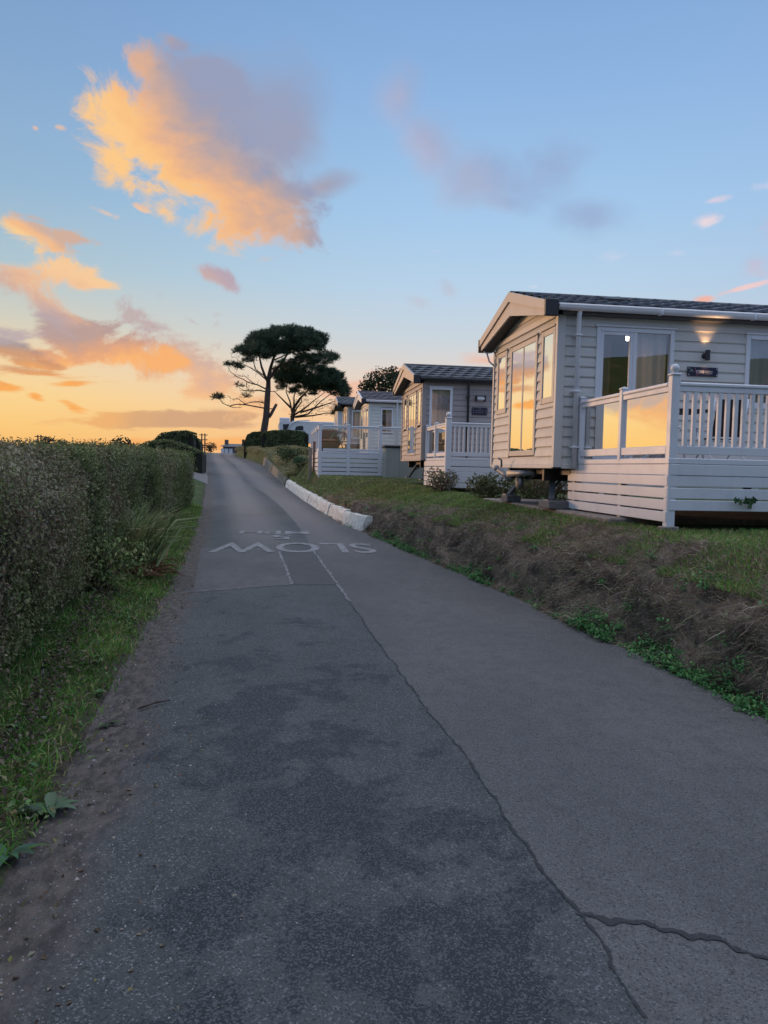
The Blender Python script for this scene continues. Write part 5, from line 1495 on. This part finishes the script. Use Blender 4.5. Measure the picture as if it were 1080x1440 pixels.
    # strap-leaved clump on the left verge
    cx, cy = -1.93, 10.5; cz = float(H(cx, cy))
    root = tag(empty('grass_clump', (cx, cy, cz)), 'big clump of arching strap leaves against the left hedge', 'grass clump')
    n = 620; a = rr.uniform(0, 2*np.pi, n); p = np.stack([cx+.16*rr.normal(size=n), cy+.22*rr.normal(size=n), cz+.05+.2*rr.random(n)], axis=1)
    d = unit(np.stack([np.cos(a)*.5+.10, np.sin(a)*.55, .75+.9*rr.random(n)], axis=1))
    v, f = blade_geo(p, d, rr.uniform(.5, 1.12, n), rr.uniform(.016, .030, n), rr.uniform(.25, 1.1, n), rr)
    tint = np.repeat(pick([(.115, .145, .055), (.165, .185, .085), (.215, .215, .115), (.085, .115, .045)], n, .25, rr), 5, axis=0)
    link_mesh('leaves', fast_mesh('leaves', v-np.array([[cx, cy, cz]]), f, tint), MAT['blade'], root)
    n = 170; a = rr.uniform(0, 2*np.pi, n); p = np.stack([cx+.1+.16*rr.normal(size=n), cy-.1+.25*rr.normal(size=n), cz+.02+.12*rr.random(n)], axis=1)
    d = unit(np.stack([np.cos(a)*.8+.3, np.sin(a)*.8-.3, .12+.2*rr.random(n)], axis=1)); v, f = blade_geo(p, d, rr.uniform(.15, .36, n), .016, 1.2, rr)
    link_mesh('dead_leaves', fast_mesh('dead_leaves', v-np.array([[cx, cy, cz]]), f, np.repeat(pick([(.11, .042, .024), (.085, .04, .026), (.14, .072, .038)], n, .3, rr), 5, axis=0)), MAT['blade'], root)
    q = (float(face(8.7))-.02, 8.75); bush('shrub', 'leafy yellow green bindweed shrub between the two left hedges', 'shrub', (q[0], q[1], float(H(*q))), .42, 1900, .055, [(.08, .115, .04), (.12, .15, .055), (.15, .165, .07)], 63, None, 9, 1.15)

    # broad-leaved docks near the camera, left verge
    def dock(px, py, label, sz, m_, seed, pal):
        g = at(px, py, Z=.05); g.z = float(H(g.x, g.y)); rq = np.random.default_rng(seed)
        n = m_*7; parts = []
        for k in range(m_):
            a = rq.uniform(0, 6.28); L_ = sz*rq.uniform(.6, 1.1); w_ = L_*.3; rise = rq.uniform(.25, .8)
            ts = np.linspace(0, 1, 6); prof = np.array([.12, .7, 1, .9, .55, .03])*w_/2
            cen = np.stack([g.x+np.cos(a)*L_*ts*.9, g.y+np.sin(a)*L_*ts*.9, g.z+.01+L_*rise*(ts-.75*ts**2)], axis=1); sd = np.array([-np.sin(a), np.cos(a), 0])
            v = np.stack([cen-sd*prof[:, None]+np.array([0, 0, 1])*prof[:, None]*.35, cen, cen+sd*prof[:, None]+np.array([0, 0, 1])*prof[:, None]*.35], axis=1).reshape(-1, 3)
            f = []
            for i in range(5):
                for j in range(2): b = i*3+j; f += [(b, b+1, b+4), (b, b+4, b+3)]
            parts.append((v, np.array(f), np.repeat(pick(pal, 1, .25, rq), len(v), axis=0)))
        v, f, t_ = add_parts(parts); tag(link_mesh('dock_plant', fast_mesh('dock_plant', v, f, t_), MAT['leaf']), label, 'weed', 'dock plants on the left verge')
    dock(70, 1133, 'broad-leaved grey green dock at the edge of the left verge', .17, 11, 91, [(.045, .085, .045), (.065, .10, .06)])
    dock(12, 1196, 'broad-leaved dock cut by the left edge of the picture', .15, 9, 92, [(.03, .075, .045), (.045, .09, .055)])
    dock(150, 1010, 'small dock rosette higher up the left verge', .10, 8, 93, [(.04, .075, .03), (.055, .09, .04)])

    # leaf litter, grit and a stick
    n = 560; y = 1.9+9*rr.random(n)**1.6; x = XL(y)+rr.normal(-.05, .42, n); p = np.stack([x, y, np.where(x > XL(y), road_z(y)+.010, H(x, y)+.03)], axis=1)
    v, f = leaf_geo(p, unit(np.array([[0, 0, 1.]])+rr.normal(0, .35, (n, 3))), rr.uniform(.012, .038, n), .55, .4, rr)
    tag(link_mesh('leaf_litter', fast_mesh('leaf_litter', v, f, np.repeat(pick([(.11, .085, .055), (.075, .052, .034), (.17, .15, .115), (.045, .032, .024), (.13, .12, .04)], n, .3, rr), 4, axis=0)), MAT['leaf']), kind='stuff')
    n = 6500; y = 1.7+8*rr.random(n)**2.; x = XL(y)+np.abs(rr.normal(0, .42, n))-.04; wide = rr.random(n) < .25; x = np.where(wide, XL(y)+4.2*rr.random(n), x)
    right = rr.random(n) < .3; y = np.where(right, 3+18*rr.random(n)**1.5, y); x = np.where(right, XR(y)+.03-np.abs(rr.normal(0, .10, n)), x)
    s = rr.uniform(.0018, .0058, n)*np.where(rr.random(n) < .03, 2., 1)*np.where(wide, .6, 1); z = road_z(y)+.005+.012*np.sin(np.pi*np.clip((x-XL(y))/4, 0, 1))
    base = np.array([[1, 0, 0], [-.5, .87, 0], [-.5, -.87, 0], [.1, .05, .8]]); v = (p0 := np.stack([x, y, z], axis=1))[:, None, :] + base[None]*s[:, None, None]*rr.uniform(.6, 1.4, (n, 4, 3))
    f = (np.arange(n)[:, None, None]*4+np.array([[0, 1, 3], [1, 2, 3], [2, 0, 3]])[None]).reshape(-1, 3)
    tag(link_mesh('gravel', fast_mesh('gravel', v.reshape(-1, 3), f, np.repeat(pick([(.10, .10, .105), (.16, .155, .15), (.06, .06, .065), (.17, .165, .155)], n, .3, rr), 4, axis=0)), MAT['stone_grit']), kind='stuff')
    a, b = at(195, 998, Z=.02), at(240, 985, Z=.02); mb = MB(); mid = (a+b)/2+Vector((0, .01, .012))
    mb.tube([(a.x, a.y, .028), (mid.x, mid.y, .034), (b.x, b.y, .024)], [.006, .008, .004], 6); mb.tube([(mid.x, mid.y, .034), (mid.x+.05, mid.y+.05, .03)], [.005, .002], 5)
    tag(mb.build('twig', MAT['bark'], None, True), 'thin dead twig lying on the muddy road edge', 'twig')
    # shrubs tucked under and beside the verandas
    RB = [(.085, .095, .048), (.13, .11, .07), (.062, .078, .036), (.15, .10, .078)]
    bush('shrub', 'scrubby shrub at the left foot of the second veranda', 'shrub', (4.02, 18.35, float(H(4.02, 18.35))), .42, 1100, .07, RB, 64, 'shrubs by the verandas', flat=.9)
    bush('shrub', 'dark spreading shrub under the front of the nearest caravan', 'shrub', (4.45, 15.6, 1.02), .55, 1500, .075, DK+RB[:2], 65, 'shrubs by the verandas', flat=.75)
    bush('shrub', 'greenish shrub behind the legs of the nearest caravan', 'shrub', (5.2, 15.4, 1.02), .6, 1500, .075, DK+YG, 66, 'shrubs by the verandas', flat=.8)
    bush('shrub', 'brown leaved shrub close to the nearest veranda skirting', 'shrub', (5.35, 14.4, 1.05), .45, 900, .06, RB, 67, 'shrubs by the verandas', flat=.95)
    # sprig of leaves poking out through the slats
    c = at(1045, 706, Y=7.99); root = tag(empty('climber', tuple(c)), 'sprig of green leaves poking out between the veranda slats', 'climbing plant')
    mb = MB(); mb.tube([(c.x-.02, 8.12, c.z-.02), (c.x, 7.99, c.z), (c.x+.06, 7.97, c.z+.03), (c.x+.13, 7.97, c.z-.01)], .006, 6); mb.tube([(c.x, 7.99, c.z), (c.x-.08, 7.97, c.z-.0)], .005, 6); mb.build('stems', MAT['bark'], root)
    n = 22; ang = rr.uniform(0, 6.28, n); p = np.stack([c.x+rr.uniform(-.11, .16, n), 7.955+rr.normal(0, .02, n), c.z+rr.uniform(-.05, .04, n)], axis=1)
    v, f = leaf_geo(p, unit(np.array([[0, -1., .5]])+rr.normal(0, .4, (n, 3))), rr.uniform(.06, .10, n), .5, .3, rr, .8)
    link_mesh('foliage', fast_mesh('foliage', v-np.array(c)[None], f, np.repeat(pick([(.03, .07, .025), (.045, .09, .035)], n, .3, rr), 4, axis=0)), MAT['leaf'], root)
# ---------------------------------------------------------------- retaining wall, pines, motorhome, skyline
def tree_skeleton(mb, pts, r0, r1, n=7, wob=0.):
    N = len(pts); mb.tube(pts, [r0+(r1-r0)*i/(N-1) for i in range(N)], n)

def needle_mesh(clumps, dens, blade, seed, pal, width=.05):
    rng = np.random.default_rng(seed); parts = []
    for (c, r) in clumps:
        c = np.array(c); r = np.array(r, float) if np.ndim(r) else np.array([r, r, r*.55])
        k = int(dens*float(np.prod(r))**(2/3))+8
        d = unit(rng.normal(size=(k, 3))); rad = rng.random((k, 1))**.42
        q = c+d*rad*r
        q[:, 2] = np.where(q[:, 2] < c[2]-r[2]*.55, c[2]-r[2]*.55+rng.random(k)*.15, q[:, 2])   # flat undersides
        # each tuft: needles fanning up and out
        for j in range(4):
            dd = unit(d*.55+np.array([[0, 0, .75]])+rng.normal(0, .55, (k, 3)))
            v, f = blade_geo(q, dd, blade*rng.uniform(.6, 1.3, k), width, .3, rng)
            parts.append((v, f, np.repeat(pick(pal, k, .35, rng), 5, axis=0)))
    return add_parts(parts)

def make_far():
    M = MAT
    M['white_wash'] = None
    m, t, out = new_mat('whitewashed stone'); p = t.geo('Position')
    n1 = t.noise(p, 7, 6, .7); n2 = t.noise(p, 2, 5, .6)
    c = t.mix(t.step(n1, .35, .62), (.52, .51, .45), (.76, .755, .70)); c = t.mix(t.math('MULTIPLY', t.step(n2, .55, .75), .4), c, (.36, .34, .26))
    principled(t, out, c, .9, t.bump(n1, 1., .04)); M['white_wash'] = m
    # edging of whitewashed slabs, then a plain concrete length
    def slab_wall(name, label, pxs, mat, n, hgt, part, seed, lean=.10):
        rng = random.Random(seed)
        q = [on_road(*p) for p in pxs]; q.sort(key=lambda p: p[1])
        ys = [p[1] for p in q]; root = tag(empty(name, (q[0][0], q[0][1], float(road_z(q[0][1])))), label, 'low wall', 'low walls at the right road edge')
        cuts = [ys[0]+(ys[-1]-ys[0])*(i/n)+ (rng.uniform(-.1, .1)*(ys[-1]-ys[0])/n if 0 < i < n else 0) for i in range(n+1)]
        for a, b in zip(cuts, cuts[1:]):
            mb = MB(); g = .03; k = 7; h1, h2 = hgt(a)*rng.uniform(.93, 1.07), hgt(b)*rng.uniform(.93, 1.07); th = .16; dx = rng.uniform(-.02, .02)
            rows = []
            for i in range(k+1):
                f_ = i/k; y = a+g+(b-a-2*g)*f_; x = float(XR(y))+.02+dx; z = float(road_z(y)); h = h1+(h2-h1)*f_ + .035*float(fbm(y*4, seed, 0, seed, 3))
                pr = [(x-.03, y, z-.05), (x+lean*.25+.02*float(fbm(y*5, 1., 0, seed+2, 2)), y, z+h*.33), (x+lean*.6+.02*float(fbm(y*5, 5., 0, seed+2, 2)), y, z+h*.7), (x+lean, y, z+h-.02), (x+lean+.03, y, z+h), (x+lean+th, y, z+h-.01), (x+lean+th, y, z-.05)]
                rows.append(pr)
            for r0, r1 in zip(rows, rows[1:]):
                for j in range(6): mb.quad(r0[j], r0[j+1], r1[j+1], r1[j])
            mb.add(rows[0], [tuple(range(7))]); mb.add(rows[-1], [tuple(range(7))])
            mb.build(part, MAT[mat], root)
    yw0 = on_road(511, 748)[1]; ym = on_road(400, 684)[1]
    slab_wall('retaining_wall', 'low whitewashed slab wall curving along the right road edge', [(511, 748), (400, 684)], 'white_wash', 8, lambda y: np.interp(y, [yw0, yw0+3, ym], [.36, .34, .32]), 'slab', 3)
    M['plain_conc'] = mat_plain('plain concrete edging', (.20, .185, .145), .9, 0, .2, 6)
    slab_wall('retaining_wall', 'plain buff concrete wall beyond the whitewashed slabs', [(398, 683), (371, 654)], 'plain_conc', 2, lambda y: np.interp(y, [30, 39, 65], [.36, .36, .62]), 'panel', 5)

    # ------------------------------------------------ big pine: drawn limb by limb, then given depth
    YP = 88.
    rng = np.random.default_rng(5)
    S = 4.5
    def q(u, v, dy=0.): return at(280+u/S, 440+v/S, Y=YP+dy)
    base = q(407, 745); base.z = float(H(base.x, YP))-.2
    root = tag(empty('pine_tree', (base.x, YP, base.z+.2)), 'tall windswept pine with bare left branches and a flat crown', 'pine tree')
    mb = MB()
    tree_skeleton(mb, [base, q(410, 745), q(424, 660), q(428, 600), q(433, 520), q(437, 470)], .42, .30, 9)
    tree_skeleton(mb, [q(437, 470), q(440, 410, .2), q(452, 350, .4), q(470, 290, .3), q(500, 220)], .28, .10)
    tree_skeleton(mb, [q(437, 440), q(415, 395, -.5), q(395, 340, -.8), q(380, 270, -.8), q(390, 200, -.5)], .18, .06)
    tree_skeleton(mb, [q(440, 420), q(480, 370, .8), q(520, 320, 1.2), q(560, 260, 1.2), q(600, 210, 1.)], .18, .06)
    tree_skeleton(mb, [q(440, 660), q(455, 640), q(490, 577)], .22, .16); tree_skeleton(mb, [q(425, 610), q(445, 608), q(462, 606)], .08, .05)
    limbs = [[(424, 605, 0), (370, 595, -.6), (300, 582, -1), (240, 578, -1.1), (190, 590, -1.2), (150, 572, -1.2), (125, 540, -1.2), (95, 530, -1.2)],
             [(424, 575, 0), (380, 562, .5), (330, 566, .9), (270, 580, 1)], [(430, 485, 0), (370, 455, -.5), (310, 440, -.8), (280, 420, -1), (240, 405, -1.1), (200, 375, -1.2), (180, 335, -1.2)],
             [(428, 500, 0), (380, 490, .6), (330, 495, 1), (280, 490, 1.2), (245, 465, 1.2)], [(432, 430, 0), (380, 385, .7), (330, 350, 1), (270, 320, 1.2), (230, 280, 1.2)],
             [(436, 415, 0), (360, 360, -1), (340, 300, -1.2), (310, 250, -1.2)], [(450, 360, .3), (520, 330, -1), (600, 300, -1.4), (680, 300, -1.6), (760, 290, -1.6), (840, 280, -1.6)],
             [(470, 300, .3), (560, 260, 1.6), (640, 220, 2), (720, 180, 2)], [(440, 495, 0), (480, 500, -.6), (520, 480, -1)], [(300, 440, -.8), (300, 470, -.9), (330, 500, -1)],
             [(300, 582, -1), (250, 545, -1.1), (210, 545, -1.2)], [(350, 450, -.5), (290, 400, -1.), (250, 400, -1)], [(190, 590, -1.2), (220, 600, -1), (270, 597, -1)]]
    for L_ in limbs: tree_skeleton(mb, [q(*p) for p in L_], .085 if len(L_) > 3 else .05, .022, 5)
    tw = np.random.default_rng(9)
    for _ in range(130):                       # bare twigs on the dead side
        L_ = limbs[tw.choice([0, 1, 2, 3, 4, 5, 9, 10, 11])]; i = tw.integers(1, len(L_)); u, v, dy = L_[i]; u += tw.uniform(-25, 25); v += tw.uniform(-6, 6)
        a = q(u, v, dy); d = Vector((tw.normal(-.2, .7), tw.normal(0, .6), tw.normal(.25, .5)))*tw.uniform(.25, .7); b = a+d
        tree_skeleton(mb, [a, a+d*.5+Vector((0, 0, .06)), b], .022, .008, 4)
    mb.build('trunk', M['bark'], root, True)
    px = 1/S/F*YP                              # metres per drawing unit
    crown = []
    def lobe(u, v, ru, rv, ry=1.2, dy=0., k=None):
        """clusters of tufts filling an oval of the crown"""
        k = k or max(4, int(ru*rv/85))
        for _ in range(k):
            a = tw.uniform(0, 6.28); r_ = math.sqrt(tw.random())*1.08
            c = q(u+ru*r_*math.cos(a), v+rv*r_*math.sin(a), dy+tw.normal(0, ry)); s = tw.uniform(.20, .62)
            crown.append((c, (s, s, s*.62)))
    lobe(545, 165, 200, 62, 1.8); lobe(400, 190, 95, 62, 1.5); lobe(700, 160, 85, 40, 1.5); lobe(760, 190, 45, 50, 1.); lobe(590, 125, 120, 38, 1.6); lobe(330, 230, 60, 40, 1.2); lobe(265, 245, 32, 20, .8)
    lobe(600, 225, 110, 30, 1.4); lobe(480, 245, 60, 28, 1.2); lobe(640, 290, 45, 22, 1.); lobe(710, 300, 55, 26, 1.); lobe(790, 292, 60, 26, 1.); lobe(845, 275, 28, 22, .6); lobe(560, 320, 60, 18, .9); lobe(400, 270, 40, 16, 1.)
    lobe(235, 338, 32, 14, .5, k=5); lobe(180, 332, 14, 8, .3, k=2); lobe(112, 532, 26, 8, .3, k=4); lobe(250, 455, 10, 8, .3, k=1); lobe(300, 520, 12, 8, .3, k=1); lobe(310, 300, 30, 12, .6, k=3)
    v, f, t_ = needle_mesh(crown, 120, .46, 6, [(.024, .040, .026), (.034, .054, .032), (.046, .066, .038)], .045)
    link_mesh('crown', fast_mesh('crown', v-np.array(root.location)[None], f, t_), M['needle'], root)

    # the lower tree behind it
    YP = 94.
    base = q(590, 660); base = Vector((base.x, YP, float(H(base.x, YP))-.1))
    root = tag(empty('pine_tree', tuple(base)), 'lower spreading pine leaning over the motorhome roof', 'pine tree')
    mb = MB(); crown = []
    tree_skeleton(mb, [base, q(590, 655), q(600, 600), q(640, 540, .5), (q(700, 480, 1))], .30, .08, 8)
    for L_ in ([(590, 655, 0), (620, 600, -1), (650, 560, -1.2), (640, 500, -1.5)], [(596, 650, 0), (660, 610, .8), (720, 560, 1), (800, 500, 1)], [(600, 660, 0), (690, 640, -1), (770, 560, -1), (850, 500, -1)],
               [(580, 600, 0), (540, 560, .6), (500, 520, 1), (470, 490, 1)], [(590, 640, 0), (575, 560, -.5), (550, 500, -.8), (560, 440, -1)], [(610, 660, 0), (720, 650, .5), (800, 635, .6), (860, 630, .6)],
               [(640, 630, 0), (740, 600, -.6), (830, 570, -1), (920, 530, -1)], [(600, 610, 0), (600, 530, 1), (620, 460, 1)]):
        tree_skeleton(mb, [q(*p) for p in L_], .13, .03, 6)
    for _ in range(170):
        u, v = tw.uniform(560, 880), tw.uniform(545, 655); a = q(u, v, tw.normal(0, 1)); d = Vector((tw.normal(.5, .5), tw.normal(0, .5), tw.normal(.12, .25)))*tw.uniform(.4, 1.1)
        tree_skeleton(mb, [a, a+d*.5+Vector((0, 0, .05)), a+d], .022, .008, 4)
    mb.build('trunk', M['bark'], root, True)
    lobe(680, 390, 190, 52, 1.8); lobe(560, 390, 90, 40, 1.4); lobe(800, 440, 110, 50, 1.5); lobe(660, 470, 130, 45, 1.5, k=22); lobe(870, 480, 70, 40, 1.2); lobe(930, 500, 32, 22, .8); lobe(540, 450, 70, 28, 1.1, k=8); lobe(840, 400, 60, 30, 1.2); lobe(900, 530, 40, 14, .8, k=5); lobe(600, 350, 60, 14, 1., k=6)
    v, f, t_ = needle_mesh(crown, 120, .46, 8, [(.016, .032, .020), (.024, .044, .025), (.034, .054, .030)], .05)
    link_mesh('crown', fast_mesh('crown', v-np.array(root.location)[None], f, t_), M['needle'], root)

    # leafy tree behind the second and third caravans
    YT = 62.; c = at(536, 545, Y=YT); gz = float(H(c.x, YT))
    root = tag(empty('tree', (c.x, YT, gz)), 'small round leafy tree showing above the cream caravan roof', 'tree')
    mb = MB(); tree_skeleton(mb, [(c.x, YT, gz-.2), (c.x-.1, YT, gz+2), (c.x, YT, c.z-.4)], .2, .09)
    parts = []
    for (u, v, r_) in ((520, 540, .9), (533, 533, 1.1), (548, 532, 1.), (556, 530, .9), (540, 548, 1.2), (515, 550, .8), (556, 546, 1.1)):
        k = 260; ce = np.array(at(u, v, Y=YT+tw.normal(0, .6))); d = unit(tw.normal(size=(k, 3))); p = ce+d*(tw.random((k, 1))**.6)*r_
        v_, f_ = leaf_geo(p, unit(d+tw.normal(0, .6, (k, 3))), tw.uniform(.16, .34, k), .6, .3, tw); parts.append((v_, f_, np.repeat(pick([(.022, .034, .018), (.034, .046, .024)], k, .3, tw), 4, axis=0)))
        tree_skeleton(mb, [(c.x, YT, c.z-1), (Vector(tuple(ce))+Vector((c.x, YT, c.z-.6)))/2, tuple(ce)], .07, .02, 5)
    mb.build('trunk', M['bark'], root, True)
    v, f, t_ = add_parts(parts); link_mesh('crown', fast_mesh('crown', v-np.array(root.location)[None], f, t_), M['leaf'], root)

    # ------------------------------------------------ motorhome behind the hedge
    YM = 77.; A = lambda u, v: at(280+u/S, 440+v/S, Y=YM)
    M['coach'] = mat_paint('white motorhome', (.66, .67, .69), .3, .12)
    x0, x1 = A(515, 0).x, A(860, 0).x+1.6; z0 = float(H(2.5, YM+1))-.1; zr = A(0, 672).z
    root = tag(empty('motorhome', ((x0+x1)/2, YM+1.1, z0)), 'white motorhome parked behind the rectangular hedge below the pines', 'motorhome')
    w = 2.2; mb = MB()
    xs = [A(555, 0).x, A(600, 0).x]; zl = A(0, 742).z
    prof = [(x0+.9, z0+.45), (x1, z0+.45), (x1, zr+.02), (A(600, 0).x, zr+.02), (x0+.06, zr-.05), (x0, zr-.35), (x0+.02, A(0, 715).z), (x0+.06, z0+.9), (x0+.2, z0+.5)]
    mb.prism([(x, YM, z) for x, z in prof], (0, w, 0)); mb.build('body', M['coach'], root)
    mb = MB(); mb.box(x0+.05, A(585, 0).x, YM+.1, YM+w-.1, zr-.05, A(0, 645).z, 0, .08); mb.build('roof_pod', M['coach'], root)
    mb = MB(); mb.box(A(600, 0).x, A(860, 0).x+1, YM+.25, YM+w-.25, zr+.021, zr+.12, 0, .05); mb.build('roof_box', M['coach'], root)
    for nm, pts in (('window', [(530, 705), (572, 703), (556, 742), (532, 742)]), ('window', [(604, 742), (616, 718), (652, 714), (660, 720), (660, 744)])):
        mb = MB(); mb.prism([(A(u, v).x, YM-.012, A(u, v).z) for u, v in pts], (0, .01, 0)); mb.build(nm, M['dark'], root)
    mb = MB(); P_ = [A(555, 745), A(585, 700), A(620, 684), A(700, 680)]
    mb.tube([(p.x, YM-.03, p.z) for p in P_], .05, 8); mb.tube([(A(515, 0).x-.03, YM-.03, A(0, 740).z), (A(512, 0).x-.03, YM-.03, A(0, 690).z), (A(530, 0).x, YM-.03, A(0, 672).z)], .03, 6); mb.build('pillar', M['coach'], root, True)
    for x in (x0+1.0, x1-1.2): mb = MB(); mb.tube([(x, YM+.02, z0+.35), (x, YM+.25, z0+.35)], .34, 18); mb.build('wheel', M['dark'], root)

    # ------------------------------------------------ skyline: double-pole power lines, house, car-park roof
    M['pole'] = mat_plain('tarred pole', (.07, .055, .05), .9)
    def power(px0, px1, top, base_, Y, label):
        a, b = at(px0, top, Y=Y), at(px1, top, Y=Y); z = float(H(a.x, Y)); c = (a+b)/2
        root = tag(empty('power_pole', (c.x, Y, z)), label, 'power pole', 'twin power poles on the skyline')
        for p in (a, b): mb = MB(); mb.tube([(p.x, Y, z-.3), (p.x, Y, p.z)], [.20, .14], 8); mb.build('pole', M['pole'], root)
        mb = MB(); h = a.z
        for k, e in ((.35, 1.1), (1.5, 1.1), (2.9, .9)): mb.box(a.x-e*.6, b.x+e*.6, Y-.1, Y+.1, h-k-.09, h-k+.09)
        mb.build('crossarm', M['pole'], root)
    power(53.2, 57.6, 611.5, 632, 170, 'twin power poles far off above the left hedge')
    power(283.8, 288.2, 609.5, 632, 190, 'twin power poles far off beyond the road crest')
    # low house just over the crest
    YH = 128.; a, b = at(310, 631, Y=YH), at(352, 631, Y=YH); z = float(H(a.x, YH))-.4; zt = at(330, 628, Y=YH).z; zr = at(330, 624.5, Y=YH).z
    M['render_w'] = mat_plain('pale render', (.11, .10, .095), .9)
    root = tag(empty('house', ((a.x+b.x)/2, YH+2, z)), 'low house with a dark roof just over the crest of the road', 'house')
    mb = MB(); mb.box(a.x+.4, b.x, YH, YH+6, z, zt); mb.build('wall', M['render_w'], root)
    mb = MB(); mb.prism([(a.x, YH-.3, zt-.05), (a.x+.9, YH+3, zr), (b.x-.4, YH+3, zr), (b.x+.3, YH-.3, zt-.05)], (0, .15, .12)); mb.prism([(a.x, YH+6.3, zt-.05), (a.x+.9, YH+3.0, zr), (b.x-.4, YH+3.0, zr), (b.x+.3, YH+6.3, zt-.05)], (0, .15, .12))
    ro = mb.build('roof', M['roof'], root)
    mb = MB(); cx = at(317, 625, Y=YH).x; mb.box(cx-.3, cx+.3, YH+2.6, YH+3.3, zr-.3, zr+.75); mb.build('chimney', M['render_w'], ro)
    for u in (313, 318.5, 324.5):
        mb = MB(); c = at(u, 630, Y=YH); mb.box(c.x-.25, c.x+.3, YH-.06, YH-.002, zt-1.35, zt-.35); mb.build('window', M['white'], root)
    c = at(342, 626, Y=96); mb = MB(); zz = float(H(c.x, 96)); mb.box(c.x-.15, c.x+.15, 95.9, 96.1, zz-.2, at(342, 618, Y=96).z, 0, .02)
    tag(mb.build('gate_post', M['pole']), 'dark gate post by the rounded hedge near the crest', 'post')
    # small bushes and a bare tree on the skyline
    def sky_bush(u, v, Y, r_, label, seed):
        rq = np.random.default_rng(seed); c = np.array(at(u, v, Y=Y)); k = 240; d = unit(rq.normal(size=(k, 3))); p = c+d*rq.random((k, 1))**.5*np.array([[r_*1.3, r_, r_]])
        gz = float(H(c[0], Y)); root = tag(empty('tree', (c[0], Y, gz)), label, 'tree', 'small far trees on the skyline')
        v_, f_ = leaf_geo(p, unit(d+rq.normal(0, .5, (k, 3))), r_*rq.uniform(.22, .5, k), .6, .3, rq)
        link_mesh('crown', fast_mesh('crown', v_-np.array([[c[0], Y, gz]]), f_, np.repeat(pick([(.03, .034, .02), (.04, .042, .026)], k, .3, rq), 4, axis=0)), M['leaf'], root)
        mb = MB(); tree_skeleton(mb, [(c[0], Y, gz-.2), (c[0]+.05, Y, (gz+c[2])/2), tuple(c)], r_*.16, r_*.06, 6); mb.build('trunk', M['bark'], root)
    sky_bush(296, 629, 150, 1.0, 'tiny round tree on the skyline right of the twin poles', 3); sky_bush(85, 626, 100, .8, 'tiny dark tree poking over the left hedge', 4)
    sky_bush(171, 627.5, 90, 1.2, 'small dark tree over the left hedge short of the bend', 5); sky_bush(66, 621, 70, .55, 'spindly shrub top beside the left power poles', 6)
    # behind the camera: the dark rise and trees that the side windows mirror
    mb = MB(); xs = np.linspace(-120, 120, 60)
    rows = [[(x, -62-6*k, -.5+(17.4*math.sin(min(1, k/2)*1.57)+.8*float(fbm(x*.12, k, 0, 99, 3)))*(1 if k else 0)) for x in xs] for k in range(5)]
    for r0, r1 in zip(rows, rows[1:]):
        for i in range(len(xs)-1): mb.quad(r0[i], r0[i+1], r1[i+1], r1[i])
    tag(mb.build('hill', M['turf'], None, True), kind='structure')
make_camera(); make_world(); make_sun()
ground_mats(); make_ground(); BANK = make_bank()
for fn in ('make_scene', 'make_plants', 'make_far'):
    if fn in globals(): globals()[fn]()
vs = SC.view_settings
vs.view_transform = 'Standard'; vs.look = 'None'; vs.exposure = 0; vs.gamma = 1; vs.use_curve_mapping = False
SC.display_settings.display_device = 'sRGB'
SC.cycles.use_denoising = True
SC.cycles.max_bounces = 6; SC.cycles.diffuse_bounces = 3; SC.cycles.transparent_max_bounces = 12
SC.cycles.sample_clamp_indirect = 4
